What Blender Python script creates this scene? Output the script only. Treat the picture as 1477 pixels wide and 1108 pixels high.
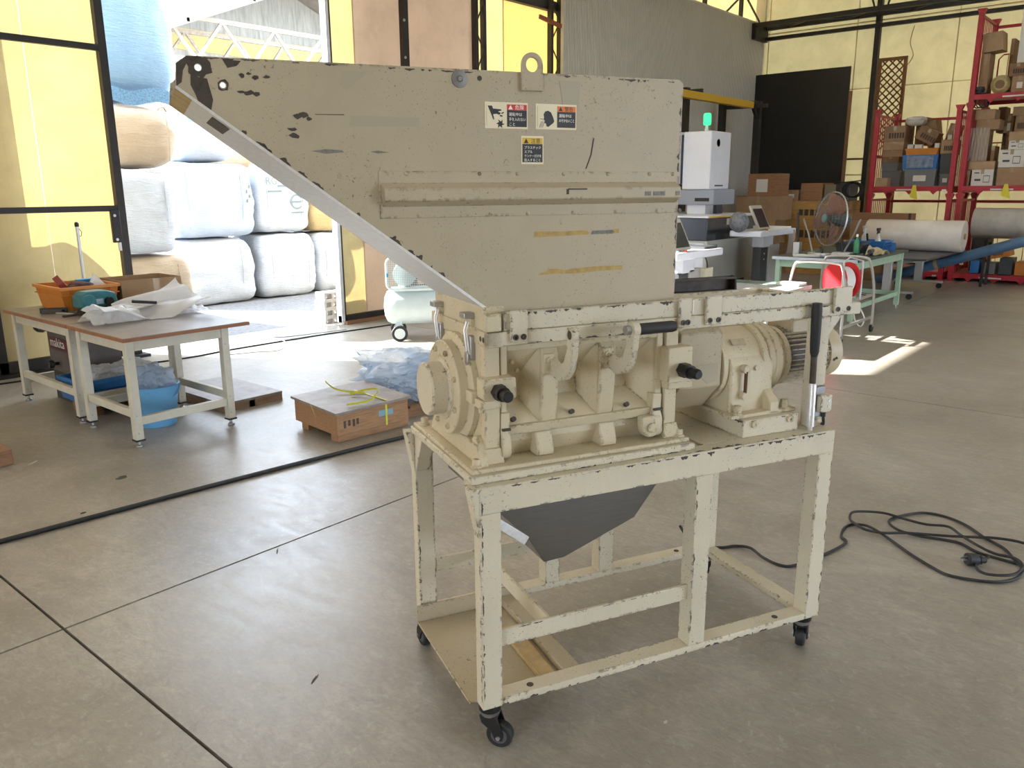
import bpy, bmesh, math, random
from math import sin, cos, tan, pi, radians as R, atan2, sqrt
from mathutils import Vector, Matrix, Euler, noise as mnoise
random.seed(7)
for o in list(bpy.data.objects): bpy.data.objects.remove(o)
SC = bpy.context.scene
COL = SC.collection

# ------------------------------------------------------------------ camera
FPX, PITCH, ROLL, CAMH = 1158.0, .2387, .0066, 1.65
TH = R(49.5)                      # the building's X axis, seen from the camera's right-hand axis
camd = bpy.data.cameras.new('camera'); cam = bpy.data.objects.new('camera', camd); COL.objects.link(cam)
camd.sensor_fit = 'HORIZONTAL'; camd.sensor_width = 36.0; camd.lens = 36.0 * FPX / 1477.0
camd.clip_start = .05; camd.clip_end = 400
def c2w(x, y, z): return Vector((cos(TH)*x + sin(TH)*y, -sin(TH)*x + cos(TH)*y, z))
_f = c2w(0, cos(PITCH), -sin(PITCH)); _u = c2w(0, sin(PITCH), cos(PITCH)); _r = c2w(1, 0, 0)
_r2 = _r*cos(ROLL) - _u*sin(ROLL); _u2 = _u*cos(ROLL) + _r*sin(ROLL)
cam.matrix_world = Matrix(((_r2.x, _u2.x, -_f.x, 0), (_r2.y, _u2.y, -_f.y, 0), (_r2.z, _u2.z, -_f.z, CAMH), (0, 0, 0, 1)))
SC.camera = cam
CAMP = Vector((0, 0, CAMH))
def ray(px, py):
    a = (px - 738.5)/FPX; b = (554 - py)/FPX
    return _f + _r2*a + _u2*b
def PZ(px, py, z=0.0): d = ray(px, py); return CAMP + d*((z - CAMH)/d.z)
def PX(px, py, x): d = ray(px, py); return CAMP + d*(x/d.x)
def PY(px, py, y): d = ray(px, py); return CAMP + d*(y/d.y)

# ------------------------------------------------------------------ light and exposure
SUNAZ, SUNEL = R(-58.5), R(30.9)
SUND = Vector((cos(SUNAZ)*cos(SUNEL), sin(SUNAZ)*cos(SUNEL), -sin(SUNEL)))    # direction the light travels
sd = bpy.data.lights.new('sun', 'SUN'); sd.energy = 11.0; sd.angle = R(.55); sd.color = (1.0, .95, .87)
so = bpy.data.objects.new('sun', sd); COL.objects.link(so); so.location = (2, 14, 12)
so.rotation_euler = SUND.to_track_quat('-Z', 'Y').to_euler()
W = bpy.data.worlds.new('sky'); SC.world = W; W.use_nodes = True
wn = W.node_tree.nodes; wl = W.node_tree.links; wn.clear()
sky = wn.new('ShaderNodeTexSky'); sky.sky_type = 'HOSEK_WILKIE'; sky.turbidity = 4.0; sky.ground_albedo = .35
sky.sun_direction = (-SUND.x, -SUND.y, -SUND.z)
hz = wn.new('ShaderNodeMixRGB'); hz.inputs[0].default_value = .55; hz.inputs[2].default_value = (1.15, 1.30, 1.52, 1)
bg = wn.new('ShaderNodeBackground'); bg.inputs[1].default_value = 4.2; out = wn.new('ShaderNodeOutputWorld')
wl.new(sky.outputs[0], hz.inputs[1]); wl.new(hz.outputs[0], bg.inputs[0]); wl.new(bg.outputs[0], out.inputs[0])
vs = SC.view_settings; vs.view_transform = 'Standard'; vs.look = 'None'; vs.gamma = 1.0; vs.use_curve_mapping = False
vs.exposure = 1.58

# ------------------------------------------------------------------ mesh helpers
class MB:
    def __init__(s): s.v = []; s.f = []; s.mi = []; s.M = None; s.k = 0
    def add(s, vs_, fs):
        n = len(s.v)
        for p in vs_:
            p = Vector(p); s.v.append(s.M @ p if s.M else p)
        for f in fs: s.f.append([n + i for i in f]); s.mi.append(s.k)
        return s
    def box(s, x0, x1, y0, y1, z0, z1):
        return s.add([(x, y, z) for z in (z0, z1) for y in (y0, y1) for x in (x0, x1)],
                     [(0, 2, 3, 1), (4, 5, 7, 6), (0, 1, 5, 4), (2, 6, 7, 3), (0, 4, 6, 2), (1, 3, 7, 5)])
    def obox(s, c, size, rot=(0, 0, 0)):
        m = Matrix.Translation(Vector(c)) @ Euler(rot).to_matrix().to_4x4(); hx, hy, hz_ = [q/2 for q in size]
        return s.add([m @ Vector((x, y, z)) for z in (-hz_, hz_) for y in (-hy, hy) for x in (-hx, hx)],
                     [(0, 2, 3, 1), (4, 5, 7, 6), (0, 1, 5, 4), (2, 6, 7, 3), (0, 4, 6, 2), (1, 3, 7, 5)])
    def bar(s, a, b, w, h=None):                      # a rectangular bar between two points
        a = Vector(a); b = Vector(b); h = h or w; d = (b - a).normalized()
        up = Vector((0, 0, 1)) if abs(d.z) < .95 else Vector((0, 1, 0))
        sx = d.cross(up).normalized()*(w/2); sy = sx.normalized().cross(d).normalized()*(h/2)
        return s.add([a - sx - sy, a + sx - sy, a + sx + sy, a - sx + sy, b - sx - sy, b + sx - sy, b + sx + sy, b - sx + sy],
                     [(0, 1, 2, 3), (4, 7, 6, 5), (0, 4, 5, 1), (1, 5, 6, 2), (2, 6, 7, 3), (3, 7, 4, 0)])
    def lathe(s, prof, p0, d, n=24, a0=0):            # prof: (radius, distance along d)
        p0 = Vector(p0); d = Vector(d).normalized(); t = Vector((0, 0, 1)) if abs(d.z) < .9 else Vector((1, 0, 0))
        u = d.cross(t).normalized(); w = d.cross(u); vs_ = []; fs = []
        for r, h in prof:
            for i in range(n):
                a = a0 + 2*pi*i/n; vs_.append(p0 + d*h + (u*cos(a) + w*sin(a))*r)
        for k in range(len(prof) - 1):
            for i in range(n):
                j = (i + 1) % n; fs.append((k*n + i, k*n + j, (k + 1)*n + j, (k + 1)*n + i))
        if prof[0][0] > 1e-6: fs.append(tuple(range(n))[::-1])
        if prof[-1][0] > 1e-6: fs.append(tuple((len(prof) - 1)*n + i for i in range(n)))
        return s.add(vs_, fs)
    def cyl(s, a, b, r, r2=None, n=16, a0=0):
        a = Vector(a); b = Vector(b); return s.lathe([(r, 0), (r if r2 is None else r2, (b - a).length)], a, b - a, n, a0)
    def tube(s, pts, r, n=8, closed=False):
        pts = [Vector(p) for p in pts]; N = len(pts); vs_ = []; fs = []; prev = None
        for i, p in enumerate(pts):
            d = (pts[(i + 1) % N] - pts[i - 1]) if closed else (pts[min(i + 1, N - 1)] - pts[max(i - 1, 0)])
            d.normalize()
            if prev is None:
                t = Vector((0, 0, 1)) if abs(d.z) < .9 else Vector((1, 0, 0)); u = d.cross(t).normalized()
            else: u = (prev - d*prev.dot(d)).normalized()
            prev = u; w = d.cross(u); rr = r[i] if isinstance(r, (list, tuple)) else r
            for k in range(n): a = 2*pi*k/n; vs_.append(p + (u*cos(a) + w*sin(a))*rr)
        for i in range(N if closed else N - 1):
            i2 = (i + 1) % N
            for k in range(n): k2 = (k + 1) % n; fs.append((i*n + k, i*n + k2, i2*n + k2, i2*n + k))
        if not closed: fs.append(tuple(range(n))[::-1]); fs.append(tuple((N - 1)*n + k for k in range(n)))
        return s.add(vs_, fs)
    def prism(s, poly, ax, a0, a1):                   # poly in the two other axes, in xyz order
        def P(q, t): return {'x': (t, q[0], q[1]), 'y': (q[0], t, q[1]), 'z': (q[0], q[1], t)}[ax]
        n = len(poly)
        return s.add([P(q, a0) for q in poly] + [P(q, a1) for q in poly],
                     [tuple(range(n))[::-1], tuple(range(n, 2*n))] + [(i, (i + 1) % n, n + (i + 1) % n, n + i) for i in range(n)])
    def ringprism(s, outer, inner, ax, a0, a1):       # same vertex count, hole through
        def P(q, t): return {'x': (t, q[0], q[1]), 'y': (q[0], t, q[1]), 'z': (q[0], q[1], t)}[ax]
        n = len(outer); fs = []
        for i in range(n):
            j = (i + 1) % n
            fs += [(i, j, n + j, n + i), (2*n + j, 2*n + i, 3*n + i, 3*n + j), (j, i, 2*n + i, 2*n + j), (n + i, n + j, 3*n + j, 3*n + i)]
        return s.add([P(q, a0) for q in outer] + [P(q, a0) for q in inner] + [P(q, a1) for q in outer] + [P(q, a1) for q in inner], fs)
    def sphere(s, c, r, n=12, m=8, sc=(1, 1, 1)):
        vs_ = [(c[0] + r*sc[0]*sin(pi*j/m)*cos(2*pi*i/n), c[1] + r*sc[1]*sin(pi*j/m)*sin(2*pi*i/n), c[2] + r*sc[2]*cos(pi*j/m)) for j in range(m + 1) for i in range(n)]
        return s.add(vs_, [(j*n + i, (j + 1)*n + i, (j + 1)*n + (i + 1) % n, j*n + (i + 1) % n) for j in range(m) for i in range(n)])
    def grid(s, fn, nu, nv):
        return s.add([fn(i/nu, j/nv) for j in range(nv + 1) for i in range(nu + 1)],
                     [(j*(nu + 1) + i, j*(nu + 1) + i + 1, (j + 1)*(nu + 1) + i + 1, (j + 1)*(nu + 1) + i) for j in range(nv) for i in range(nu)])
    def mesh(s, name, mats, smooth=35):
        me = bpy.data.meshes.new(name); bm = bmesh.new()
        bv = [bm.verts.new(p) for p in s.v]
        for f, k in zip(s.f, s.mi):
            try: fc = bm.faces.new([bv[i] for i in f]); fc.material_index = k
            except ValueError: pass
        bmesh.ops.remove_doubles(bm, verts=bm.verts, dist=1e-5)
        bmesh.ops.recalc_face_normals(bm, faces=bm.faces); bm.to_mesh(me); bm.free()
        for m in (mats if isinstance(mats, (list, tuple)) else [mats]): me.materials.append(m)
        if smooth: me.polygons.foreach_set('use_smooth', [True]*len(me.polygons)); me.set_sharp_from_angle(angle=R(smooth))
        return me
    def build(s, name, mats, parent=None, smooth=35, bevel=0, loc=None, rot=None):
        o = bpy.data.objects.new(name, s.mesh(name, mats, smooth)); COL.objects.link(o)
        if parent: o.parent = parent
        if loc is not None: o.location = loc
        if rot is not None: o.rotation_euler = rot
        if bevel:
            m = o.modifiers.new('bevel', 'BEVEL'); m.width = bevel; m.segments = 2; m.limit_method = 'ANGLE'; m.angle_limit = R(40)
        return o
def B(*a): return MB().box(*a)
def tag(o, label=None, cat=None, group=None, kind=None):
    if label: o['label'] = label
    if cat: o['category'] = cat
    if group: o['group'] = group
    if kind: o['kind'] = kind
    return o
def thing(name, label, cat, loc=(0, 0, 0), rz=0, group=None):
    o = bpy.data.objects.new(name, None); COL.objects.link(o); o.empty_display_size = .1
    o.location = loc; o.rotation_euler = (0, 0, rz); return tag(o, label, cat, group)
def struct(o): o['kind'] = 'structure'; return o
def copy_tree(o, parent=None):
    c = o.copy(); COL.objects.link(c); c.parent = parent
    for ch in list(o.children):
        if ch.name != c.name: copy_tree(ch, c)
    return c
def arc(cx_, cy_, r, a0, a1, n): return [(cx_ + r*cos(R(a0 + (a1 - a0)*i/n)), cy_ + r*sin(R(a0 + (a1 - a0)*i/n))) for i in range(n + 1)]
def rrect(x0, x1, y0, y1, r, n=4):
    return arc(x1 - r, y1 - r, r, 0, 90, n) + arc(x0 + r, y1 - r, r, 90, 180, n) + arc(x0 + r, y0 + r, r, 180, 270, n) + arc(x1 - r, y0 + r, r, 270, 360, n)
def smooth_pts(p, n=6):                               # Catmull-Rom through the points
    p = [Vector(q) for q in p]; o = []
    for i in range(len(p) - 1):
        a, b, c, d = p[max(i - 1, 0)], p[i], p[i + 1], p[min(i + 2, len(p) - 1)]
        for k in range(n):
            t = k/n; o.append(.5*((2*b) + (c - a)*t + (2*a - 5*b + 4*c - d)*t*t + (3*b - a - 3*c + d)*t**3))
    o.append(p[-1]); return o
def text(body, size, m, parent, loc, rot, name='lettering', ext=.0004, align='LEFT', sx=1.0, label=None):
    cu = bpy.data.curves.new(name, 'FONT'); cu.body = body; cu.size = size; cu.extrude = ext; cu.align_x = align; cu.resolution_u = 2
    t = bpy.data.objects.new('tmp', cu); COL.objects.link(t)
    bpy.context.view_layer.update()
    me = bpy.data.meshes.new_from_object(t.evaluated_get(bpy.context.evaluated_depsgraph_get()))
    bpy.data.objects.remove(t); bpy.data.curves.remove(cu)
    me.materials.clear(); me.materials.append(m)
    o = bpy.data.objects.new(name, me); COL.objects.link(o); o.parent = parent; o.location = loc; o.rotation_euler = rot; o.scale = (sx, 1, 1)
    if label: o['label'] = label
    return o

# ------------------------------------------------------------------ materials
class NT:
    def __init__(s, name):
        s.m = bpy.data.materials.new(name); s.m.use_nodes = True; s.n = s.m.node_tree.nodes; s.l = s.m.node_tree.links
        s.b = s.n['Principled BSDF']; s.o = s.n['Material Output']; s.tc = s.n.new('ShaderNodeTexCoord')
    def noise(s, scale, detail=4, rough=.6, coord='Object', stretch=None, dist=0):
        t = s.n.new('ShaderNodeTexNoise'); t.inputs['Scale'].default_value = scale; t.inputs['Detail'].default_value = detail
        t.inputs['Roughness'].default_value = rough; t.inputs['Distortion'].default_value = dist
        src = s.tc.outputs[coord]
        if stretch:
            mp = s.n.new('ShaderNodeMapping'); mp.inputs['Scale'].default_value = stretch; s.l.new(src, mp.inputs[0]); src = mp.outputs[0]
        s.l.new(src, t.inputs['Vector']); return t.outputs['Fac']
    def ramp(s, fac, stops):
        r = s.n.new('ShaderNodeValToRGB'); e = r.color_ramp.elements
        while len(e) < len(stops): e.new(.5)
        for q, (p, c) in zip(e, stops): q.position = p; q.color = c if len(c) == 4 else (*c, 1)
        s.l.new(fac, r.inputs[0]); return r.outputs[0]
    def mask(s, fac, lo, hi): return s.ramp(fac, [(lo, (0, 0, 0)), (hi, (1, 1, 1))])
    def mix(s, fac, a, b, mode='MIX'):
        m = s.n.new('ShaderNodeMixRGB'); m.blend_type = mode
        for k, q in ((0, fac), (1, a), (2, b)):
            if hasattr(q, 'links'): s.l.new(q, m.inputs[k])
            elif k == 0: m.inputs[0].default_value = q
            else: m.inputs[k].default_value = (*q, 1)
        return m.outputs[0]
    def math(s, op, a, b=0):
        m = s.n.new('ShaderNodeMath'); m.operation = op
        for k, q in ((0, a), (1, b)):
            if hasattr(q, 'links'): s.l.new(q, m.inputs[k])
            else: m.inputs[k].default_value = q
        return m.outputs[0]
    def col(s, c): s.l.new(c, s.b.inputs['Base Color']) if hasattr(c, 'links') else setattr(s.b.inputs['Base Color'], 'default_value', (*c, 1)); return s
    def set(s, **k):
        for a, v in k.items():
            i = s.b.inputs[a.replace('_', ' ')]
            if hasattr(v, 'links'): s.l.new(v, i)
            else: i.default_value = v
        return s
    def bump(s, h, st=.2, d=.01):
        b = s.n.new('ShaderNodeBump'); b.inputs['Strength'].default_value = st; b.inputs['Distance'].default_value = d
        s.l.new(h, b.inputs['Height']); s.l.new(b.outputs[0], s.b.inputs['Normal']); return s
_mc = {}
def pm(name, c, rough=.5, metal=0, nz=None, bump=None, spec=.5, stretch=None):
    if name in _mc: return _mc[name]
    t = NT(name)
    if nz:
        f = t.noise(nz[0], 5, .6, stretch=stretch); k = nz[1]
        t.col(t.ramp(f, [(.25, tuple(q*(1 - k) for q in c)), (.5, c), (.78, tuple(min(1, q*(1 + k*.8)) for q in c))]))
    else: t.col(c)
    t.set(Roughness=rough, Metallic=metal); t.b.inputs['Specular IOR Level'].default_value = spec
    if bump: t.bump(t.noise(bump[0], 4), bump[1])
    _mc[name] = t.m; return t.m
# ================================================================== the hall
YW, XW, ZC = 8.1, 18.0, 6.3                            # door wall, far wall, ceiling
XJ0, XJ1, ZL = 3.70, 6.20, 4.3                         # door opening
def concrete():
    t = NT('concrete')
    a = t.noise(1.1, 8, .65, dist=.6); b = t.noise(9, 8, .7, stretch=(1, .35, 1), dist=1.2); c = t.noise(170, 3, .7)
    base = t.ramp(a, [(.30, (.24, .212, .172)), (.5, (.37, .337, .285)), (.72, (.50, .472, .42))])
    col = t.mix(t.mask(b, .42, .62), t.mix(.5, base, (.27, .25, .215)), base)
    col = t.mix(t.math('MULTIPLY', t.mask(t.noise(26, 6, .75, dist=.8), .54, .68), .40), col, (.52, .50, .47))
    col = t.mix(t.math('MULTIPLY', t.mask(t.noise(5, 8, .8, dist=2.5), .58, .68), .35), col, (.15, .135, .11))
    col = t.mix(t.math('MULTIPLY', t.mask(t.noise(34, 8, .85, stretch=(1, .4, 1), dist=1.5), .44, .60), .38), col, (.19, .17, .145))
    col = t.mix(t.math('MULTIPLY', t.mask(c, .66, .74), .35), col, (.10, .09, .08))
    t.col(col); t.set(Roughness=t.ramp(b, [(.3, (.29, .29, .29)), (.7, (.42, .42, .42))])); t.b.inputs['Specular IOR Level'].default_value = .55
    t.bump(t.noise(60, 6, .7), .06); return t.m
M_conc = concrete()
M_joint = pm('joint_dirt', (.055, .05, .04), .95, nz=(30, .5))
M_dark = pm('dark_steel', (.022, .019, .018), .55, nz=(9, .4), bump=(40, .05))
def frp(name, ct, cd, tr=.55, speck=.5):
    t = NT(name); t.n.remove(t.b)
    f = t.noise(2.2, 6, .6, dist=.4); g = t.noise(70, 4, .8); st = t.noise(5, 5, .6, stretch=(6, 1, .25))
    def tone(c):
        q = t.ramp(f, [(.25, tuple(x*.82 for x in c)), (.55, c), (.8, tuple(min(1, x*1.1) for x in c))])
        q = t.mix(t.math('MULTIPLY', t.mask(g, .66, .72), speck), q, tuple(x*.45 for x in c))
        return t.mix(t.math('MULTIPLY', t.mask(st, .55, .75), .22), q, tuple(x*.7 for x in c))
    a = t.n.new('ShaderNodeBsdfTranslucent'); d = t.n.new('ShaderNodeBsdfDiffuse'); m = t.n.new('ShaderNodeMixShader'); m.inputs[0].default_value = tr
    t.l.new(tone(ct), a.inputs[0]); t.l.new(tone(cd), d.inputs[0]); t.l.new(d.outputs[0], m.inputs[1]); t.l.new(a.outputs[0], m.inputs[2]); t.l.new(m.outputs[0], t.o.inputs[0])
    return t.m
M_frp = frp('yellow_fibreglass_sheet', (.37, .28, .118), (.56, .47, .28), .27, .7)
M_frp2 = frp('weathered_fibreglass_sheet', (.44, .33, .20), (.56, .49, .38), .36)
M_wall = frp('pale_yellow_wall_sheet', (.46, .36, .16), (.60, .505, .29), .18)
M_frp3 = frp('pink_shaded_sheet', (.42, .31, .22), (.58, .47, .37), .34, .7)  # pink tone paints in the dimmer light where two sheets overlap
M_frp4 = frp('grey_backing_sheet', (.50, .47, .43), (.55, .52, .46), .36)
M_metalwhite = pm('painted_white_steel', (.72, .75, .80), .45, nz=(20, .1))
M_wood_sill = pm('weathered_wood', (.28, .15, .08), .8, nz=(14, .4), stretch=(1, 12, 12))

# floor of separate concrete bays, joints recessed
fl = struct(B(-7, XW, -9, YW + .1, -.10, -.018).build('floor', M_joint))
fl['label'] = 'grey trowelled concrete floor in large bays'
xs = [-7, -4.7, 1.0, 6.7, 12.4, XW]; ys = [-9, -8.25, -2.55, 3.15, YW + .1]
for i in range(len(xs) - 1):
    for j in range(len(ys) - 1):
        g = .006
        B(xs[i] + g, xs[i + 1] - g, ys[j] + g, ys[j + 1] - g, -.05, 0).build('floor_bay', M_conc, fl)
# a few flakes and stains in the concrete surface
def patch(px, py, sx, sy, m, rz, seed):
    rnd = random.Random(seed); p = PZ(px, py, 0); n = 14
    poly = [(sx*cos(2*pi*k/n)*(.6 + .5*rnd.random()), sy*sin(2*pi*k/n)*(.6 + .5*rnd.random())) for k in range(n)]
    MB().prism(poly, 'z', 0, .0012).build('floor_scar', m, fl, loc=(p.x, p.y, 0), rot=(0, 0, rz))
M_scar = pm('concrete_scar', (.10, .095, .075), .9, nz=(40, .4)); M_scar2 = pm('pale_mortar_mark', (.55, .54, .52), .8)
patch(176, 689, .045, .03, M_scar, .3, 1); patch(454, 980, .03, .006, M_scar, .5, 2); patch(400, 795, .035, .004, M_scar, .9, 3)
patch(120, 740, .02, .012, M_joint, .2, 4); patch(47, 668, .05, .012, M_scar2, .6, 5); patch(960, 1042, .012, .006, M_scar2, .2, 6); patch(700, 1010, .01, .006, M_scar2, .2, 7)

# ---- door wall (wall_left): steel posts, fibreglass sheets, lintel
wl_ = struct(B(-7, XW, YW + .05, YW + .13, ZL, ZL + .14).build('wall_left', M_dark)); wl_['label'] = 'translucent yellow sheet wall with sliding doors'
def sheet(name, x0, x1, z0, z1, y, m, parent):       # fibreglass sheet with shallow waves
    n = max(4, int((x1 - x0)/.09))
    return MB().grid(lambda u, v: (x0 + (x1 - x0)*u, y + .004*sin(2*pi*u*(x1 - x0)/.18), z0 + (z1 - z0)*v), n, 1).build(name, m, parent, smooth=60)
def post(x, w, d, z0, z1, y, parent, name='post', m=None): return B(x - w/2, x + w/2, y, y + d, z0, z1).build(name, m or M_dark, parent)
for x0, x1 in ((-7, -4), (-4, -1), (-1, .7), (.7, XJ0 - .0)): sheet('wall_sheet', x0, x1, ZL, ZC, YW + .16, M_frp2, wl_)
for x0, x1 in ((-7, -4.6), (-4.6, -2.2), (-2.2, .3), (.3, 2.745)): sheet('wall_sheet', x0, x1, 0, ZL + .2, YW + .28, M_frp4, wl_)
for x0, x1 in ((XJ0, 6.67), (6.67, 8.76)): sheet('wall_sheet', x0, x1, ZL, ZC, YW + .16, M_frp2, wl_)
for x0, x1 in ((6.60, 7.45), (7.45, 8.76)): sheet('wall_sheet', x0, x1, 0, ZL + .1, YW + .20, M_frp4, wl_)
M_frp5 = frp('orange_fibreglass_sheet', (.36, .24, .065), (.56, .42, .2), .3, .7)
for x0, x1, m in ((8.74, 9.49, M_frp), (9.47, 10.46, M_frp5), (10.46, 11.6, M_frp5)): sheet('wall_sheet', x0, x1, 0, ZC, YW + .12, m, wl_)
for x0, x1 in ((11.6, 13.2), (13.2, 14.8), (14.8, 16.4), (16.4, XW)): sheet('wall_sheet', x0, x1, 4.6, ZC, YW + .14, M_frp, wl_)
for x in (-5.2, -2.2): post(x, .10, .12, 0, ZC, YW + .12, wl_)
# lattice columns between the sheets
def lattice_col(x0, x1, y, z0=0, z1=ZC):
    post(x0, .055, .08, z0, z1, y, wl_); post(x1, .045, .08, z0, z1, y, wl_)
    m = MB(); z = z0 + .1; k = 0
    while z < z1 - .4:
        m.bar((x0, y + .04, z), (x1, y + .04, z + .33), .014); m.bar((x1, y + .04, z + .33), (x0, y + .04, z + .62), .014); z += .62
    m.build('lacing', M_dark, wl_)
lattice_col(8.77, 8.94, YW - .02); lattice_col(10.47, 10.70, YW - .02)
m = MB().bar((8.9, YW + .03, 3.22), (10.5, YW + .03, 3.03), .03, .05); m.build('brace', M_dark, wl_)
MB().bar((10.15, YW - .02, 4.15), (10.66, YW - .04, 4.08), .03, .06).build('brace', pm('rusty_primer', (.30, .10, .04), .7, nz=(20, .3)), wl_)
B(8.62, 8.98, YW - .02, YW + .1, 3.05, 3.14).build('bracket', M_dark, wl_)

# sliding door on the left of the opening
d1 = struct(B(XJ0 - .075, XJ0, YW + .06, YW + .13, .03, ZL + .05).build('door_1', M_dark)); d1['label'] = 'yellow translucent sliding door in black steel frame'
for z in (.03, 1.46, 2.935): B(-1.0, XJ0 - .075, YW + .07, YW + .12, z, z + (.10 if z < .1 else .055)).build('rail', M_dark, d1)
for x in (2.44, .9, -.9): B(x - .035, x + .035, YW + .07, YW + .12, .03, ZL).build('stile', M_dark, d1)
for x0, x1 in ((-1, .9), (.9, 2.44), (2.44, 3.0), (3.0, XJ0 - .06)):
    for z0, z1 in ((.10, 1.47), (1.50, 2.95), (2.98, ZL)): sheet('door_sheet', x0, x1, z0, z1, YW + .135, M_frp, d1)
la = B(XJ0 - .16, XJ0 - .075, YW + .03, YW + .07, 1.16, 1.47).build('latch', M_dark, d1, bevel=.006)
for z in (1.19, 1.42): MB().cyl((XJ0 - .13, YW + .03, z), (XJ0 - .13, YW + .02, z), .014, n=8).build('bolt', pm('zinc', (.45, .45, .45), .4, .9), la)
B(XJ0 - .115, XJ0 - .09, YW + .035, YW + .06, 1.08, 1.16).build('latch_tongue', pm('zinc', (.45, .45, .45), .4, .9), la)
B(-1.0, XJ0 + .05, YW - .02, YW + .16, 0, .028).build('door_track', M_dark, d1)
# sliding door on the right of the opening
d2 = struct(B(XJ1, XJ1 + .045, YW - .02, YW + .08, .03, ZL + .05).build('door_2', M_metalwhite)); d2['label'] = 'yellow translucent sliding door with pale steel edge'
B(XJ1 + .045, XJ1 + .075, YW - .01, YW + .06, .03, ZL).build('stile', M_dark, d2)
B(7.405, 7.50, YW - .01, YW + .06, .03, ZL).build('stile', M_dark, d2)
for z in (1.8, 2.6, 3.28, 3.72): MB().cyl((7.425, YW - .01, z), (7.425, YW - .02, z), .018, n=8).build('bolt', pm('zinc', (.45, .45, .45), .4, .9), d2)
B(XJ1, 8.76, YW - .01, YW + .06, .03, .11).build('rail', M_dark, d2)
B(XJ1 + .04, 8.7, YW - .06, YW + .0, .0, .045).build('sill_timber', M_wood_sill, d2)
for x0, x1, m in ((6.26, 6.68, M_frp), (6.66, 7.42, M_frp3), (7.48, 8.76, M_frp3)): sheet('door_sheet', x0, x1, .08, ZL, YW + .065, m, d2)

# ribbed grey cladding that lines the far part of this wall
def ribbed():
    t = NT('grey_ribbed_cladding'); t.col(t.ramp(t.noise(1.5, 5), [(.3, (.62, .60, .55)), (.7, (.68, .66, .61))])); t.set(Roughness=.5); return t.m
M_rib = ribbed()
w0 = 10.69; pw = (XW - w0)/8; nr = 21; prof = []
for k in range(nr):
    x = pw*k/nr; s = pw/nr; prof += [(x, 0), (x + s*.55, 0), (x + s*.65, .022), (x + s*.92, .022)]
prof.append((pw + .01, 0))
rm = MB(); rm.add([(x, y, z) for z in (0, 5.06) for x, y in prof], [(i, i + 1, len(prof) + i + 1, len(prof) + i) for i in range(len(prof) - 1)])
rme = rm.mesh('cladding_panel', M_rib, 0)
for k in range(8):
    o = bpy.data.objects.new('cladding_panel', rme); COL.objects.link(o); o.parent = wl_; o.location = (w0 + k*pw, YW - .06, 0)
B(w0, XW, YW - .065, YW + .06, 5.06, 5.10).build('cladding_cap', M_rib, wl_)
B(w0 - .012, w0 + .012, YW - .075, YW + .06, 0, 5.10).build('cladding_edge', M_rib, wl_)
B(XW - .03, XW + .12, YW - .075, YW + .25, 0, ZC).build('corner_trim', M_rib, wl_)
# dark bracing above the cladding
m = MB()
for a, b in (((13.6, 5.1), (15.0, 6.2)), ((16.0, 6.2), (17.9, 5.15)), ((16.3, 5.12), (17.9, 6.1)), ((12.0, 6.2), (13.6, 5.1))): m.bar((a[0], YW + .02, a[1]), (b[0], YW + .02, b[1]), .03)
m.build('brace', M_dark, wl_)
for x in (13.6, 15.4, 17.0): post(x, .07, .07, 5.1, ZC, YW, wl_)

# ---- far wall (wall_right) of pale yellow sheets with a laced girder and columns
wr = struct(B(XW + .02, XW + .10, -9, YW + .2, 0, .12).build('wall_right', M_dark)); wr['label'] = 'pale yellow far wall with black girder'
def sheet_x(y0, y1, z0, z1, x):
    n = max(4, int((y1 - y0)/.12)); return MB().grid(lambda u, v: (x + .003*sin(2*pi*u*(y1 - y0)/.24), y0 + (y1 - y0)*u, z0 + (z1 - z0)*v), n, 1).build('wall_sheet', M_wall, wr, smooth=60)
for k, (z0, z1) in enumerate(((.1, 1.9), (1.88, 3.62), (3.60, 4.9), (4.88, ZC))):
    y = -9
    while y < YW + .1: sheet_x(y, min(y + 1.9, YW + .15), z0, z1, XW + .03 + .008*(k % 2)); y += 1.88
for y in (5.62, 1.4, -2.8, -7): B(XW - .09, XW + .02, y - .05, y + .05, 0, ZC).build('column', M_dark, wr)
for z, h in ((4.95, .09), (4.74, .07)):
    B(XW - .12, XW - .03, -9, YW - .05, z, z + h).build('girder_chord', M_dark, wr)
    B(XW - .62, XW - .54, -9, YW - .05, z, z + h).build('girder_chord', M_dark, wr) if z > 4.9 else None
m = MB(); y = YW - .1
while y > -8.6: m.bar((XW - .58, y, 4.99), (XW - .07, y - .6, 4.99), .04); m.bar((XW - .07, y - .6, 4.99), (XW - .58, y - 1.2, 4.99), .04); y -= 1.2
m.build('girder_lacing', M_dark, wr)
B(XW - .64, XW, YW - .16, YW - .07, 4.72, 5.04).build('girder_bracket', M_dark, wr)
B(XW - .03, XW + .02, 5.67, 6.6, 2.19, 2.23).build('wall_ledge', M_wood_sill, wr)
m = MB()
for a, b in (((5.7, 5.05), (6.1, 6.2)), ((5.5, 5.05), (5.2, 6.2))): m.bar((XW - .05, a[0], a[1]), (XW - .05, b[0], b[1]), .03)
m.build('brace', M_dark, wr)
# rusty chain-like wire marks hanging on the wall
m = MB().tube(smooth_pts([(XW - .02, 4.95, 4.7), (XW - .02, 5.0, 4.4), (XW - .02, 4.92, 4.15), (XW - .02, 5.03, 3.95)], 4), .008, 5); m.build('hanging_wire', pm('rusty_wire', (.30, .22, .10), .8), wr)

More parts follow.
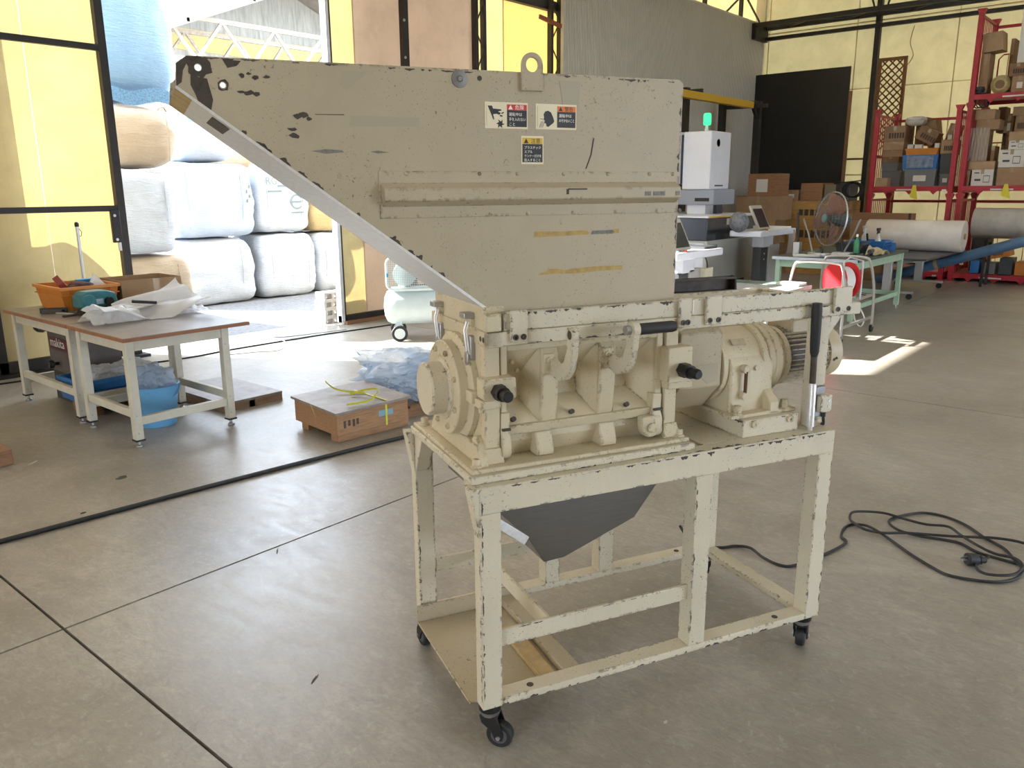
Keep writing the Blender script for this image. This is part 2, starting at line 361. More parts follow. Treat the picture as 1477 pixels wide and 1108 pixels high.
# ---- unseen walls and roof around the camera, openings added for fill light
wb = struct(B(-7, 3.0, -9.1, -9, 0, ZC).build('wall_back', M_wall)); wb['label'] = 'wall behind with wide opening added for fill light'
B(10.0, XW, -9.1, -9, 0, ZC).build('wall_sheet', M_wall, wb); B(3.0, 10.0, -9.1, -9, 3.6, ZC).build('wall_sheet', M_wall, wb)
ws = struct(B(-7.1, -7, -9, -1.5, 0, ZC).build('wall_side', M_wall)); ws['label'] = 'side wall with opening added for fill light'
B(-7.1, -7, 1.5, YW + .2, 0, ZC).build('wall_sheet', M_wall, ws); B(-7.1, -7, -1.5, 1.5, 3.4, ZC).build('wall_sheet', M_wall, ws)
M_ceil = pm('cream_roof_sheet', (.52, .47, .38), .7, nz=(2, .2))
SKY = ((-5.6, -4.4), (-.9, .3), (3.6, 4.8))            # unseen roof lights of milky sheet, added for soft top fill
ce = struct(B(-7.1, XW + .3, -9.1, SKY[0][0], ZC, ZC + .08).build('ceiling', M_ceil))
for a, b in ((SKY[0][1], SKY[1][0]), (SKY[1][1], SKY[2][0]), (SKY[2][1], YW + .4)): B(-7.1, XW + .3, a, b, ZC, ZC + .08).build('roof_sheet', M_ceil, ce)
M_rl = frp('milky_fill_sheet', (.62, .60, .56), (.62, .60, .55), .55, .1)
for a, b in SKY:
    for k in range(5): B(-7.1 + k*5.08, -7.1 + (k + 1)*5.08, a - .05, b + .05, ZC + .081, ZC + .085).build('fill_roof_light', M_rl, ce); ce['label'] = 'cream sheet roof on dark purlins'
for k in range(9): B(-7, XW, -8.4 + k*2.0, -8.32 + k*2.0, ZC - .12, ZC).build('purlin', M_dark, ce)
# sagging pale lining near the far corner under the roof
MB().grid(lambda u, v: (14.6 + 3.3*u, 5.2 + 2.8*v, 6.12 - .42*sin(pi*u)*sin(pi*v)**.7 - .35*u*v), 10, 8).build('roof_lining', pm('pale_lining', (.62, .57, .48), .8, nz=(3, .15)), ce, smooth=60)
# ---- ground outside
M_asph = pm('asphalt', (.16, .16, .16), .9, nz=(22, .45), bump=(120, .3))
gr = struct(MB().prism([(-60, -60), (80, -60), (80, 80), (-60, 80)], 'z', -.6, -.11).build('ground', M_asph)); gr['label'] = 'grey asphalt yard outside'
B(-20, 40, YW + .1, 60, -.12, -.03).build('yard_paving', M_asph, gr)
B(-4, 8.5, YW + .09, YW + .45, -.1, -.008).build('threshold', pm('pale_concrete', (.42, .41, .38), .9, nz=(18, .3)), gr)
# ================================================================== the crusher
MO = Vector((1.525, 1.423, 0)); MA = R(-25.37); ML_, MWD, ZB, ZT = 1.306, .647, .144, .845
def ivory(name, c, chip=1.0, dirt=.5):
    t = NT(name)
    big = t.noise(3.5, 5, .6); fine = t.noise(190, 3, .6); mid = t.noise(42, 6, .7, dist=.8); st = t.noise(11, 6, .7, stretch=(1, 1, .12))
    base = t.ramp(big, [(.3, tuple(q*.90 for q in c)), (.6, c), (.8, tuple(min(1, q*1.06) for q in c))])
    base = t.mix(t.math('MULTIPLY', t.mask(st, .52, .75), dirt*.35), base, (c[0]*.62, c[1]*.58, c[2]*.50))
    bv = t.n.new('ShaderNodeBevel'); bv.samples = 4; bv.inputs[0].default_value = .012
    ge = t.n.new('ShaderNodeNewGeometry'); dt = t.n.new('ShaderNodeVectorMath'); dt.operation = 'DOT_PRODUCT'
    t.l.new(bv.outputs[0], dt.inputs[0]); t.l.new(ge.outputs['Normal'], dt.inputs[1])
    edge = t.math('SUBTRACT', 1.0, dt.outputs['Value'])
    em = t.math('MULTIPLY', t.math('MULTIPLY', t.mask(edge, .008, .04), t.mask(mid, .52, .55)), t.mask(t.noise(8, 3), .45, .52))
    spots = t.math('MULTIPLY', t.mask(fine, .655, .67), t.mask(t.noise(6, 3), .42, .58))
    blob = t.math('MULTIPLY', t.mask(t.noise(75, 5, .75, dist=1), .62, .64), t.mask(t.noise(4.3, 3), .50, .58))
    al = t.math('MULTIPLY', t.math('MAXIMUM', em, t.math('MAXIMUM', spots, blob)), chip)
    t.col(t.mix(al, base, (.045, .032, .022))); t.set(Roughness=t.ramp(big, [(.3, (.42, .42, .42)), (.7, (.55, .55, .55))]))
    t.bump(t.noise(26, 5, .6), .05); return t.m
M_iv = ivory('chipped_ivory_paint', (.63, .565, .42)); M_iv2 = ivory('ivory_sheet_paint', (.46, .385, .26), .8, .3)
M_iv3 = ivory('ivory_casting_paint', (.60, .515, .345), .7, .4)
def steel(name, c, rough=.3, st=(1, 1, 1), sc=60, metal=.9):
    t = NT(name); f = t.noise(sc, 5, .7, stretch=st)
    t.col(t.ramp(f, [(.3, tuple(q*.8 for q in c)), (.7, c)])); t.set(Metallic=metal, Roughness=t.ramp(f, [(.3, (rough*.8,)*3), (.7, (rough*1.3,)*3)])); return t.m
M_steel = steel('brushed_steel', (.84, .83, .81), .38, (1.6, .25, 1.6), 60, .45); M_dsteel = steel('dull_stainless', (.26, .25, .245), .42, (.4, 3, 3), 40, .7)
M_bolt = steel('black_bolt_steel', (.02, .018, .017), .45, sc=80, metal=.3); M_zinc = pm('zinc', (.45, .45, .45), .4, .9)
M_rub = pm('black_rubber', (.016, .016, .017), .6, nz=(40, .3)); M_blk = pm('black_plastic', (.018, .018, .02), .38)
M_bare = pm('bare_dark_metal', (.06, .045, .035), .6, nz=(40, .5))
cr = thing('plastic_crusher', 'ivory steel plastic crusher with tall slanted hopper on a castered frame', 'machine', MO, MA)
def part(mb, name, m=M_iv, parent=cr, bevel=.003, smooth=35, label=None):
    o = mb.build(name, m, parent, smooth, bevel)
    if label: o['label'] = label
    return o
bt = .024
# ---- stand
for l0, l1, w0_, w1_, z0 in ((0, .064, 0, .05, ZB), (.736, .80, 0, .06, ZB + bt), (1.242, ML_, 0, .06, ZB),
                              (0, .064, MWD - .05, MWD, ZB), (.736, .80, MWD - .06, MWD, ZB + bt), (1.242, ML_, MWD - .06, MWD, ZB)):
    part(B(l0, l1, w0_, w1_, z0, .765), 'post')
for w0_, w1_ in ((0, .062), (MWD - .062, MWD)):
    part(B(0, ML_, w0_, w1_, .765, ZT), 'top_rail'); part(B(.064, 1.242, w0_, w1_, ZB, ZB + bt), 'bottom_rail')
part(B(1.244, ML_, .062, MWD - .062, ZB, ZB + bt), 'bottom_rail'); part(B(1.244, ML_, .062, MWD - .062, .775, ZT), 'top_rail')
part(B(.80, 1.242, .062, MWD - .062, ZT - .012, ZT), 'deck_plate')
part(B(.064, .736, .018, .03, .33, .385), 'crossbar'); part(B(.064, .736, MWD - .045, MWD - .033, .305, .36), 'crossbar')
part(B(.225, .237, .03, MWD - .045, .33, .385), 'crossbar')
for w0_, sg in ((.0, 1), (MWD, -1)):                 # gusset plates under the top at the left end
    part(MB().prism([(w0_, ZT), (w0_ + sg*.11, ZT), (w0_ + sg*.05, ZT - .10), (w0_, ZT - .10)] if 0 else [(w0_ + sg*.05, .845), (w0_ + sg*.135, .845), (w0_ + sg*.05, .70)], 'x', 0, .05), 'gusset')
    part(MB().prism([(-.028, ZT), (0, ZT), (0, .69)], 'y', min(w0_, w0_ + sg*.05), max(w0_, w0_ + sg*.05)), 'gusset')
tr = part(B(-.02, .355, .062, MWD - .07, ZB - .012, ZB - .006), 'drip_tray', M_iv2)
part(B(-.02, .355, MWD - .07, MWD - .063, ZB - .012, ZB + .055), 'tray_lip', M_iv2, tr); part(B(.30, .36, .062, MWD - .062, ZB - .004, ZB + bt - .002), 'tray_bar', M_iv2, tr)
part(B(.222, .278, .07, .40, ZB - .004, ZB + .014), 'tray_batten', pm('yellowed_wood', (.50, .36, .17), .7, nz=(20, .3)), tr)
for l, w in ((.168, .03), (1.127, .028), (1.127, MWD - .03), (.12, MWD - .03)): part(MB().cyl((l, w, ZB + bt), (l, w, ZB + bt + .002), .011, n=12), 'bolt_hole', M_bare)
# casters
def caster(l, w, ang):
    c = bpy.data.objects.new('caster', None); COL.objects.link(c); c.parent = cr; c.location = (l, w, 0); c.rotation_euler = (0, 0, ang)
    MB().cyl((0, 0, .122), (0, 0, .144), .034, n=20).build('swivel_plate', M_bolt, c, bevel=.002)
    MB().cyl((0, 0, .106), (0, 0, .122), .028, .034, n=20).build('swivel_ring', M_zinc, c)
    m = MB()
    for s in (-1, 1): m.prism([(-.026, .108), (.028, .108), (.048, .05), (.044, .03), (.022, .03), (.01, .06), (-.02, .085)], 'y', s*.0225 - .0025, s*.0225 + .0025)
    m.box(-.026, .028, -.022, .022, .10, .108); m.build('fork', M_bolt, c, bevel=.001)
    MB().lathe([(.012, -.016), (.037, -.016), (.041, -.011), (.041, .011), (.037, .016), (.012, .016)], (.032, 0, .041), (0, 1, 0), 28).build('tyre', M_rub, c)
    MB().lathe([(.0, -.0175), (.024, -.0175), (.026, -.015), (.026, .015), (.024, .0175), (0, .0175)], (.032, 0, .041), (0, 1, 0), 20).build('wheel_hub', pm('grey_hub', (.10, .10, .10), .5), c)
    MB().cyl((.032, -.03, .041), (.032, .03, .041), .007, n=6).build('axle_bolt', M_zinc, c)
caster(.036, .036, R(-40)); caster(1.268, .04, R(40)); caster(.03, MWD - .03, R(95)); caster(1.268, MWD - .04, R(60))
# ---- chute under the body, dull stainless
def loft(rings, caps=(True, True)):
    m = MB(); n = len(rings[0]); m.add([p for r_ in rings for p in r_], [(k*n + i, k*n + (i + 1) % n, (k + 1)*n + (i + 1) % n, (k + 1)*n + i) for k in range(len(rings) - 1) for i in range(n)]); return m
def rect(l0, l1, w0_, w1_, z): return [(l0, w0_, z), (l1, w0_, z), (l1, w1_, z), (l0, w1_, z)]
ch = part(loft([rect(.09, .665, .09, .55, .80), rect(.10, .655, .10, .54, .72), [(.215, .14, .60), (.60, .14, .60), (.60, .5, .60), (.215, .5, .60)],
          [(.30, .20, .475), (.375, .20, .478), (.375, .42, .478), (.30, .42, .475)]]), 'discharge_chute', M_dsteel, bevel=.002, label='dull stainless discharge chute')
part(MB().bar((.075, .12, .70), (.205, .135, .595), .012, .03), 'chute_flange', M_steel, ch); part(MB().bar((.06, .16, .64), (.12, .2, .60), .02, .05), 'chute_latch', M_dsteel, ch)
part(MB().cyl((.50, .52, .47), (.56, .60, .50), .045, n=20), 'outlet_plug', pm('green_plastic', (.06, .28, .03), .45), label='green plastic outlet cap')
part(B(.50, .56, MWD - .06, MWD, ZB + bt, .46), 'support_block')
# ---- base plate and crushing housing
bp = part(B(-.012, .745, .028, .60, ZT, .868), 'base_plate', bevel=.004)
part(B(-.004, .735, .045, .59, .868, .882), 'base_step', M_iv3, bp, bevel=.004)
for l, w in ((.022, .075), (.022, .545), (.715, .075), (.715, .545)):
    b_ = part(MB().cyl((l, w, .882), (l, w, .888), .017, n=20), 'washer', M_iv3, bp, 0); part(MB().lathe([(.0125, 0), (.0125, .015), (.011, .018), (.006, .018), (.006, .010), (0, .010)], (l, w, .888), (0, 0, 1), 20), 'cap_bolt', M_iv3, bp, 0)
hs = part(B(.055, .105, .11, .50, .882, 1.27), 'end_plate', M_iv3, bevel=.006); he = part(B(.645, .69, .11, .50, .882, 1.27), 'end_plate', M_iv3, bevel=.006)
part(B(.052, .098, .078, .11, .882, 1.225), 'pillar', M_iv3, hs); part(B(.655, .70, .078, .11, .882, 1.225), 'pillar', M_iv3, he)
part(MB().prism([(.655, .882), (.72, .882), (.702, .93), (.655, .93)], 'y', .072, .115), 'pillar_foot', M_iv3, he)
part(MB().prism([(.035, .882), (.11, .882), (.098, .93), (.052, .93)], 'y', .072, .115), 'pillar_foot', M_iv3, hs)
# left end: bearing flange and boss on the rotor axis
AW, AZ = .285, 1.072
bf = part(MB().lathe([(.165, 0), (.165, .018), (.142, .026), (.142, .052), (.138, .056), (.095, .056), (.095, .058)], (.055, AW, AZ), (-1, 0, 0), 48), 'bearing_flange', M_iv3, bevel=.0015)
part(MB().lathe([(.092, .054), (.085, .060), (.080, .063), (.080, .108), (.076, .113), (.03, .115), (0, .115)], (.055, AW, AZ), (-1, 0, 0), 40), 'bearing_cap', M_iv, bf, 0)
for k in range(8):
    a = R(22 + 45*k); part(MB().lathe([(.009, 0), (.009, .009), (.005, .009), (.005, .005), (0, .005)], (-.001, AW + .119*cos(a), AZ + .119*sin(a)), (-1, 0, 0), 12), 'flange_screw', M_iv3, bf, 0)
part(MB().prism([(.06, .882), (.50, .882), (.47, .94), (.09, .94)], 'x', .030, .056), 'end_foot', M_iv3, hs)
part(MB().prism(arc(.115, .93, .03, 0, 360, 16)[:-1], 'x', .034, .06), 'hinge_boss', M_iv3, hs)
# clamp lugs with black nuts
ll = part(MB().prism(rrect(.036, .134, 1.078, 1.14, .008), 'y', .045, .10), 'clamp_lug', M_iv3); part(B(.03, .09, .05, .16, 1.052, 1.078), 'lug_shelf', M_iv3, ll)
part(B(.02, .055, .10, .26, 1.06, 1.095), 'lug_shelf', M_iv3, ll)
part(MB().cyl((.045, .09, 1.035), (.045, .09, 1.052), .008, n=6), 'lug_screw', M_iv3, ll, 0)
rl = part(MB().prism(rrect(.64, .728, 1.068, 1.178, .006), 'y', .04, .10), 'clamp_lug', M_iv3); part(B(.648, .74, .05, .10, 1.045, 1.068), 'lug_shelf', M_iv3, rl)
def nut(l, w, z, p, ln):
    part(MB().cyl((l, w, z), (l, w - ln*.35, z), .024, .024, n=6), 'hex_nut', M_bolt, p, .002); part(MB().cyl((l, w - ln*.35, z), (l, w - ln*.55, z), .021, n=24), 'nut_collar', M_bolt, p, 0)
    part(MB().lathe([(.016, 0), (.016, ln*.38), (.012, ln*.45), (0, ln*.45)], (l, w - ln*.55, z), (0, -1, 0), 20), 'stud_end', M_bolt, p, 0)
nut(.078, .045, 1.104, ll, .075); nut(.690, .04, 1.108, rl, .085)
# front cover: rim, three pockets between two ribs
rim = part(MB().box(.103, .125, .085, .13, .93, 1.222).box(.625, .648, .085, .13, .96, 1.222).box(.125, .625, .085, .14, 1.205, 1.222).prism([(.085, .985), (.14, .985), (.15, .955), (.095, .955)], 'x', .125, .625), 'front_cover', M_iv3)
def pocket(l0, l1, sl, sr):
    m = MB(); f0 = [(l0, .10, 1.207), (l1, .10, 1.207), (l1, .10, .984), (l0, .10, .984)]
    b0 = [(l0 + sl, .158, 1.125), (l1 - sr, .158, 1.125), (l1 - sr, .165, 1.045), (l0 + sl, .165, 1.045)]
    t0 = [(l0 + sl*.6, .125, 1.17), (l1 - sr*.6, .125, 1.17)]
    m.add(f0 + b0 + [(l0 + sl, .175, 1.085), (l1 - sr, .175, 1.085)], [(0, 1, 5, 4), (1, 2, 6, 9, 5), (2, 3, 7, 6), (3, 0, 4, 8, 7), (4, 5, 9, 8), (8, 9, 6, 7)]); return m
for a in ((.125, .232, .012, .035), (.288, .425, .02, .035), (.482, .625, .02, .06)): part(pocket(*a), 'cover_pocket', M_iv3, rim, 0, 20)
for a in (.26, .453):
    part(MB().prism([(.10, 1.21), (.085, 1.19), (.083, 1.13), (.086, 1.06), (.094, 1.0), (.104, .96), (.17, .96), (.17, 1.21)], 'x', a - .028, a + .028), 'cover_rib', M_iv3, rim, .006, 20)
for l, z in ((.151, 1.0), (.343, 1.0), (.535, 1.0)): part(MB().cyl((l, .112, z - .004), (l, .100, z + .002), .0075, n=12), 'drain_hole', M_bare, rim, 0)
for l in (.155, .17, .36, .55): part(MB().cyl((l, .128, 1.165 if l != .17 else 1.14), (l, .118, 1.165 if l != .17 else 1.14), .006, n=8), 'screw_head', M_iv3, rim, 0)
# hinge arms left and right of the cover
for l0, l1 in ((.100, .128), (.612, .645)):
    h = part(MB().prism([(.075, 1.03), (.112, 1.03), (.112, .93)] + arc(.094, .92, .03, -10, -190, 10) + [(.066, .95), (.078, .975)], 'x', l0, l1), 'hinge_arm', M_iv3, rim, .004)
    part(B(l0 + .002, l1 - .002, .0665, .078, .978, .984), 'worn_edge', M_bare, h, 0)
part(MB().prism([(.57, .962)] + arc(.605, .925, .032, 180, 360, 12) + [(.637, .962)], 'y', .068, .10), 'hinge_knuckle', M_iv3, rim, .004); part(MB().cyl((.605, .068, .925), (.605, .060, .925), .015, n=20), 'hinge_pin', M_iv3, rim, .001)
# lower body behind the cover
part(MB().prism([(.14, .882), (.115, .93), (.125, .965), (.30, .965), (.30, .882)], 'x', .105, .645), 'lower_body', M_iv3, bevel=0)
for l in (.245, .46): part(MB().prism([(.082, .882), (.078, .90), (.098, .955), (.15, .955), (.15, .882)], 'x', l - .028, l + .028), 'body_lug', M_iv3, bevel=.006)
# upper shell behind
part(MB().prism([(.11, 1.22), (.48, 1.22), (.50, .965), (.30, .965), (.175, .99), (.19, 1.2)], 'x', .105, .645), 'upper_body', M_iv3, bevel=0)
# J shaped arms and black grip
def jarm(l):
    pts = [(.083, 1.175), (.083, 1.125)] + [(.035 + .0, 1.118)] + arc(.028, 1.185, .068, 265, 180, 8) + [(-.052, 1.245)] + arc(-.035, 1.262, .02, 160, 20, 6) + arc(.03, 1.20, .04, 170, 255, 6) + [(.06, 1.165)]
    pts = [(.082, 1.18), (.082, 1.132), (.03, 1.118), (-.015, 1.132), (-.045, 1.165), (-.058, 1.21), (-.062, 1.265), (-.052, 1.279), (-.036, 1.279), (-.026, 1.265), (-.022, 1.215), (-.004, 1.18), (.03, 1.162)]
    a = part(MB().prism(pts, 'x', l - .010, l + .010), 'handle_arm', M_iv, rim, .003); part(MB().lathe([(.012, -.0108), (.0225, -.0108), (.0225, .0108), (.012, .0108), (.012, -.0108)], (l, -.043, 1.262), (1, 0, 0), 20), 'arm_eye', M_iv, a, 0); part(MB().cyl((l - .0112, -.043, 1.262), (l + .0112, -.043, 1.262), .0125, n=16), 'arm_bore', M_bare, a, 0)
    return a
for l in (.264, .457):
    a = jarm(l); part(B(l - .03, l + .005, .074, .084, 1.128, 1.19), 'arm_plate', M_iv3, a)
    for z in (1.145, 1.172): part(MB().lathe([(.0095, 0), (.0095, .007), (.005, .007), (.005, .003), (0, .003)], (l - .013, .074, z), (0, -1, 0), 14), 'arm_screw', M_iv3, a, 0)
part(MB().lathe([(.0, 0), (.0155, 0), (.0165, .006), (.0165, .118), (.0145, .126), (0, .126)], (.47, -.043, 1.262), (1, 0, 0), 24), 'grip', M_rub, rim, 0, label='black rubber grip')
part(MB().cyl((.43, -.043, 1.262), (.447, -.043, 1.262), .014, n=6), 'grip_nut', M_zinc, rim, 0)
# ---- long rails carrying the hopper
for w0_, w1_, lend in ((.055, .082, 1.43), (.50, .527, 1.43)):
    part(B(.052, lend, w0_, w1_, 1.228, 1.268), 'slide_rail', bevel=.003); w0_ < .1 and part(B(.105, 1.385, w0_ + .004, w1_, 1.2685, 1.32), 'guide_bar', bevel=.003)
for l0, l1 in ((.118, .170), (.675, .72), (.775, .835), (1.30, 1.375)):
    k = part(MB().prism(rrect(l0, l1, 1.238, 1.326, .004), 'y', .044, .056), 'clip_plate')
    for l in (l0 + .014, l1 - .014): part(MB().lathe([(.0085, 0), (.0085, .003), (.004, .003), (.004, 0)], (l, .044, 1.252), (0, -1, 0), 12), 'clip_screw', M_bare, k, 0)
part(B(.052, .10, .055, .50, 1.225, 1.268), 'slide_cross', M_iv3); part(B(.66, .70, .055, .50, 1.225, 1.266), 'slide_cross', M_iv3)
part(B(1.385, 1.43, .082, .50, 1.230, 1.266), 'slide_cross')
part(MB().box(.70, 1.285, .556, .562, 1.262, 1.318).box(.70, 1.285, .527, .556, 1.262, 1.268).box(.70, 1.285, .527, .556, 1.312, 1.318).box(1.279, 1.285, .527, .556, 1.268, 1.312), 'back_channel', M_bare, label='worn dark steel channel')
part(B(1.245, 1.300, .058, .105, ZT, 1.228), 'rail_post'); part(B(1.245, 1.300, .50, .527, ZT, 1.228), 'rail_post')
part(MB().prism([(1.30, 1.228), (1.36, 1.228), (1.30, 1.16)], 'y', .062, .10), 'gusset')
# ---- hopper: one tapering sheet box, slanted on the left
HW0, HW1 = .09, .48
poly = [(.685, 1.292), (.11, 1.292), (-.675, 1.872), (-.668, 1.925), (-.645, 1.942), (.672, 1.950), (.687, 1.940)]
def hole_plate(w0_, w1_, name, holes):
    o = MB().prism(poly, 'y', w0_, w1_).build(name, M_iv2, cr, 20)
    for l, z in holes:
        c = MB().cyl((l, w0_ - .05, z), (l, w1_ + .05, z), .0075, n=16).build('cut', M_iv2, cr, 0)
        md = o.modifiers.new('hole', 'BOOLEAN'); md.operation = 'DIFFERENCE'; md.object = c; md.solver = 'EXACT'
        bpy.context.view_layer.update(); me = bpy.data.meshes.new_from_object(o.evaluated_get(bpy.context.evaluated_depsgraph_get())); o.modifiers.clear(); o.data = me
        bpy.data.objects.remove(c)
    return o
hf = hole_plate(HW0, HW0 + .005, 'hopper_front', [(-.623, 1.918), (-.573, 1.882)]); hf['label'] = 'beige front sheet of the hopper, scuffed and chipped'
hb = hole_plate(HW1 - .005, HW1, 'hopper_back', [(-.536, 1.927)])
part(B(.680, .685, HW0 + .005, HW1 - .005, 1.292, 1.945), 'hopper_side', M_iv2, bevel=0)
sl = part(MB().prism([(.11, 1.292), (-.675, 1.872), (-.672, 1.878), (.116, 1.297)], 'y', HW0 - .002, HW1 + .002), 'hopper_slope', M_steel, bevel=0, label='bare brushed steel sloping floor of the hopper')
part(MB().prism([(-.675, 1.872), (-.605, 1.8205), (-.600, 1.8185), (-.675, 1.8705)], 'y', HW0, HW1), 'worn_patch', pm('worn_ochre', (.42, .30, .12), .6, nz=(14, .4)), sl, 0)
part(MB().prism([(-.60, 1.816), (-.565, 1.790), (-.564, 1.7885), (-.60, 1.8145)], 'y', .12, .30), 'worn_patch', M_bare, sl, 0)
part(B(.052, .118, HW0 - .004, HW1 + .006, 1.268, 1.335), 'hopper_collar', M_iv3, bevel=.004)
# horizontal stiffener
sb = part(MB().prism([(.09, 1.668), (.062, 1.652), (.062, 1.622), (.09, 1.605)], 'x', -.215, .675), 'stiffener', M_iv2, bevel=.003)
part(B(-.222, .682, .087, .09, 1.578, 1.695), 'stiffener_flange', M_iv2, sb, .001)
for l in (-.15, .05, .16, .3, .44, .58, .66):
    for z in (1.689, 1.584): part(MB().sphere((l + (.03 if z < 1.6 else 0), .087, z), .006, 8, 5), 'weld_dot', M_iv2, sb, 0)
# lifting eye
n = 24; oc = arc(.2015, 1.965, .031, 0, 180, 12) + [(.1705, 1.93), (.1705, 1.915), (.1705, 1.90), (.19, 1.90), (.2015, 1.90), (.213, 1.90), (.2325, 1.90), (.2325, 1.915), (.2325, 1.93), (.2325, 1.945)]
ic = arc(.2015, 1.965, .018, 0, 180, 12) + arc(.2015, 1.965, .018, 198, 342, 9)
part(MB().ringprism(oc, ic, 'y', .080, .0895), 'lifting_eye', M_iv2, hf, .002)
# mirror disc, small hole, magnets on the edge
part(MB().lathe([(.0, .006), (.006, .006), (.008, .003), (.021, .002), (.022, 0)], (-.0, .0895, 1.922), (0, -1, 0), 24), 'round_magnet', M_dsteel, hf, 0)
part(MB().cyl((.055, .0895, 1.926), (.055, .0885, 1.926), .006, n=12), 'drilled_hole', M_bare, hf, 0)
part(MB().sphere((.03, .30, 1.955), .025, 12, 8, (1, 1, .6)), 'round_magnet', M_dsteel, hf, 0)
part(B(.052, .098, HW0 - .03, HW0 - .004, 1.268, 1.318), 'corner_block', M_iv3)
# tape residue and scuffs
M_tape = pm('tape_residue', (.44, .30, .10), .7, nz=(60, .3)); M_stain = pm('grey_scuff', (.20, .19, .16), .7, nz=(80, .4)); M_clear = pm('old_tape', (.40, .35, .24), .45)
def scuff(pts, m, d=.0895, name='tape_mark'): part(MB().prism(pts, 'y', d - .0006, d + .0002), name, m, hf, 0)
scuff([(.211, 1.519), (.30, 1.520), (.38, 1.522), (.385, 1.527), (.372, 1.534), (.29, 1.533), (.211, 1.535)], M_tape); scuff([(.39, 1.522), (.46, 1.522), (.47, 1.527), (.46, 1.533), (.395, 1.532)], M_stain); scuff([(.462, 1.522), (.482, 1.524), (.483, 1.536), (.465, 1.535)], M_tape)
scuff([(.221, 1.414), (.28, 1.416), (.34, 1.413), (.42, 1.417), (.497, 1.418), (.497, 1.430), (.41, 1.431), (.33, 1.428), (.31, 1.424), (.28, 1.430), (.255, 1.430), (.25, 1.424), (.235, 1.420)], M_tape)
scuff([(-.285, 1.80), (-.11, 1.803), (-.11, 1.825), (-.285, 1.825)], M_clear); scuff([(-.30, 1.925), (-.235, 1.928), (-.29, 1.885), (-.305, 1.895)], M_clear); scuff([(.285, 1.93), (.35, 1.932), (.345, 1.86), (.30, 1.85)], M_clear)
scuff([(-.385, 1.741), (-.35, 1.746), (-.31, 1.744), (-.305, 1.739), (-.35, 1.735)], M_stain); scuff([(-.24, 1.741), (-.22, 1.744), (-.19, 1.740), (-.22, 1.737)], M_stain)
rr_ = random.Random(5); part(MB().ringprism([(-.623 + (.020 + .012*rr_.random())*cos(2*pi*k/16), 1.918 + (.018 + .010*rr_.random())*sin(2*pi*k/16)) for k in range(16)], [(-.623 + .0085*cos(2*pi*k/16), 1.918 + .0085*sin(2*pi*k/16)) for k in range(16)], 'y', .0889, .0897), 'paint_chip', M_bare, hf, 0)
part(MB().ringprism([(-.573 + (.011 + .004*rr_.random())*cos(2*pi*k/16), 1.882 + (.011 + .004*rr_.random())*sin(2*pi*k/16)) for k in range(16)], [(-.573 + .0085*cos(2*pi*k/16), 1.882 + .0085*sin(2*pi*k/16)) for k in range(16)], 'y', .0889, .0897), 'paint_chip', M_bare, hf, 0)
scuff([(-.640, 1.905), (-.622, 1.897), (-.606, 1.895), (-.602, 1.875), (-.597, 1.850), (-.603, 1.828), (-.615, 1.832), (-.628, 1.842), (-.634, 1.862), (-.642, 1.880)], M_bare, name='paint_chip')
scuff([(-.668, 1.925), (-.645, 1.941), (-.615, 1.941), (-.625, 1.932), (-.645, 1.928), (-.655, 1.910), (-.660, 1.885), (-.672, 1.876)], M_bare, name='paint_chip')
scuff([(-.57, 1.938), (-.53, 1.936), (-.54, 1.925), (-.56, 1.92)], M_bare)
for l, z, r in ((-.53, 1.905, .007), (-.515, 1.91, .006), (-.50, 1.902, .008), (-.475, 1.905, .006), (-.52, 1.868, .01), (-.50, 1.866, .008), (-.535, 1.87, .006), (-.41, 1.82, .008), (-.395, 1.825, .01), (-.385, 1.815, .006), (-.425, 1.79, .008), (-.422, 1.775, .009)):
    rr = random.Random(int(l*1e4)); scuff([(l + r*1.3*cos(2*pi*k/7)*(.4 + rr.random()), z + r*.7*sin(2*pi*k/7)*(.4 + rr.random())) for k in range(7)], M_bare, name='paint_chip')
scuff([(.392, 1.785), (.396, 1.785), (.388, 1.74), (.372, 1.702), (.369, 1.703), (.384, 1.74)], M_bare, name='scratch'); scuff([(-.37, 1.826), (-.30, 1.8275), (-.30, 1.8255), (-.37, 1.8245)], M_bare, name='scratch')
part(MB().box(.30, .36, .0606, .0622, 1.646, 1.650).box(.296, .303, .0606, .0622, 1.634, 1.648), 'scratch', M_bare, sb, 0)
for l, w_ in ((.55, .02), (.578, .04), (.655, .015)): part(B(l, l + w_, .0606, .0622, 1.628, 1.640), 'scratch', M_stain, sb, 0)
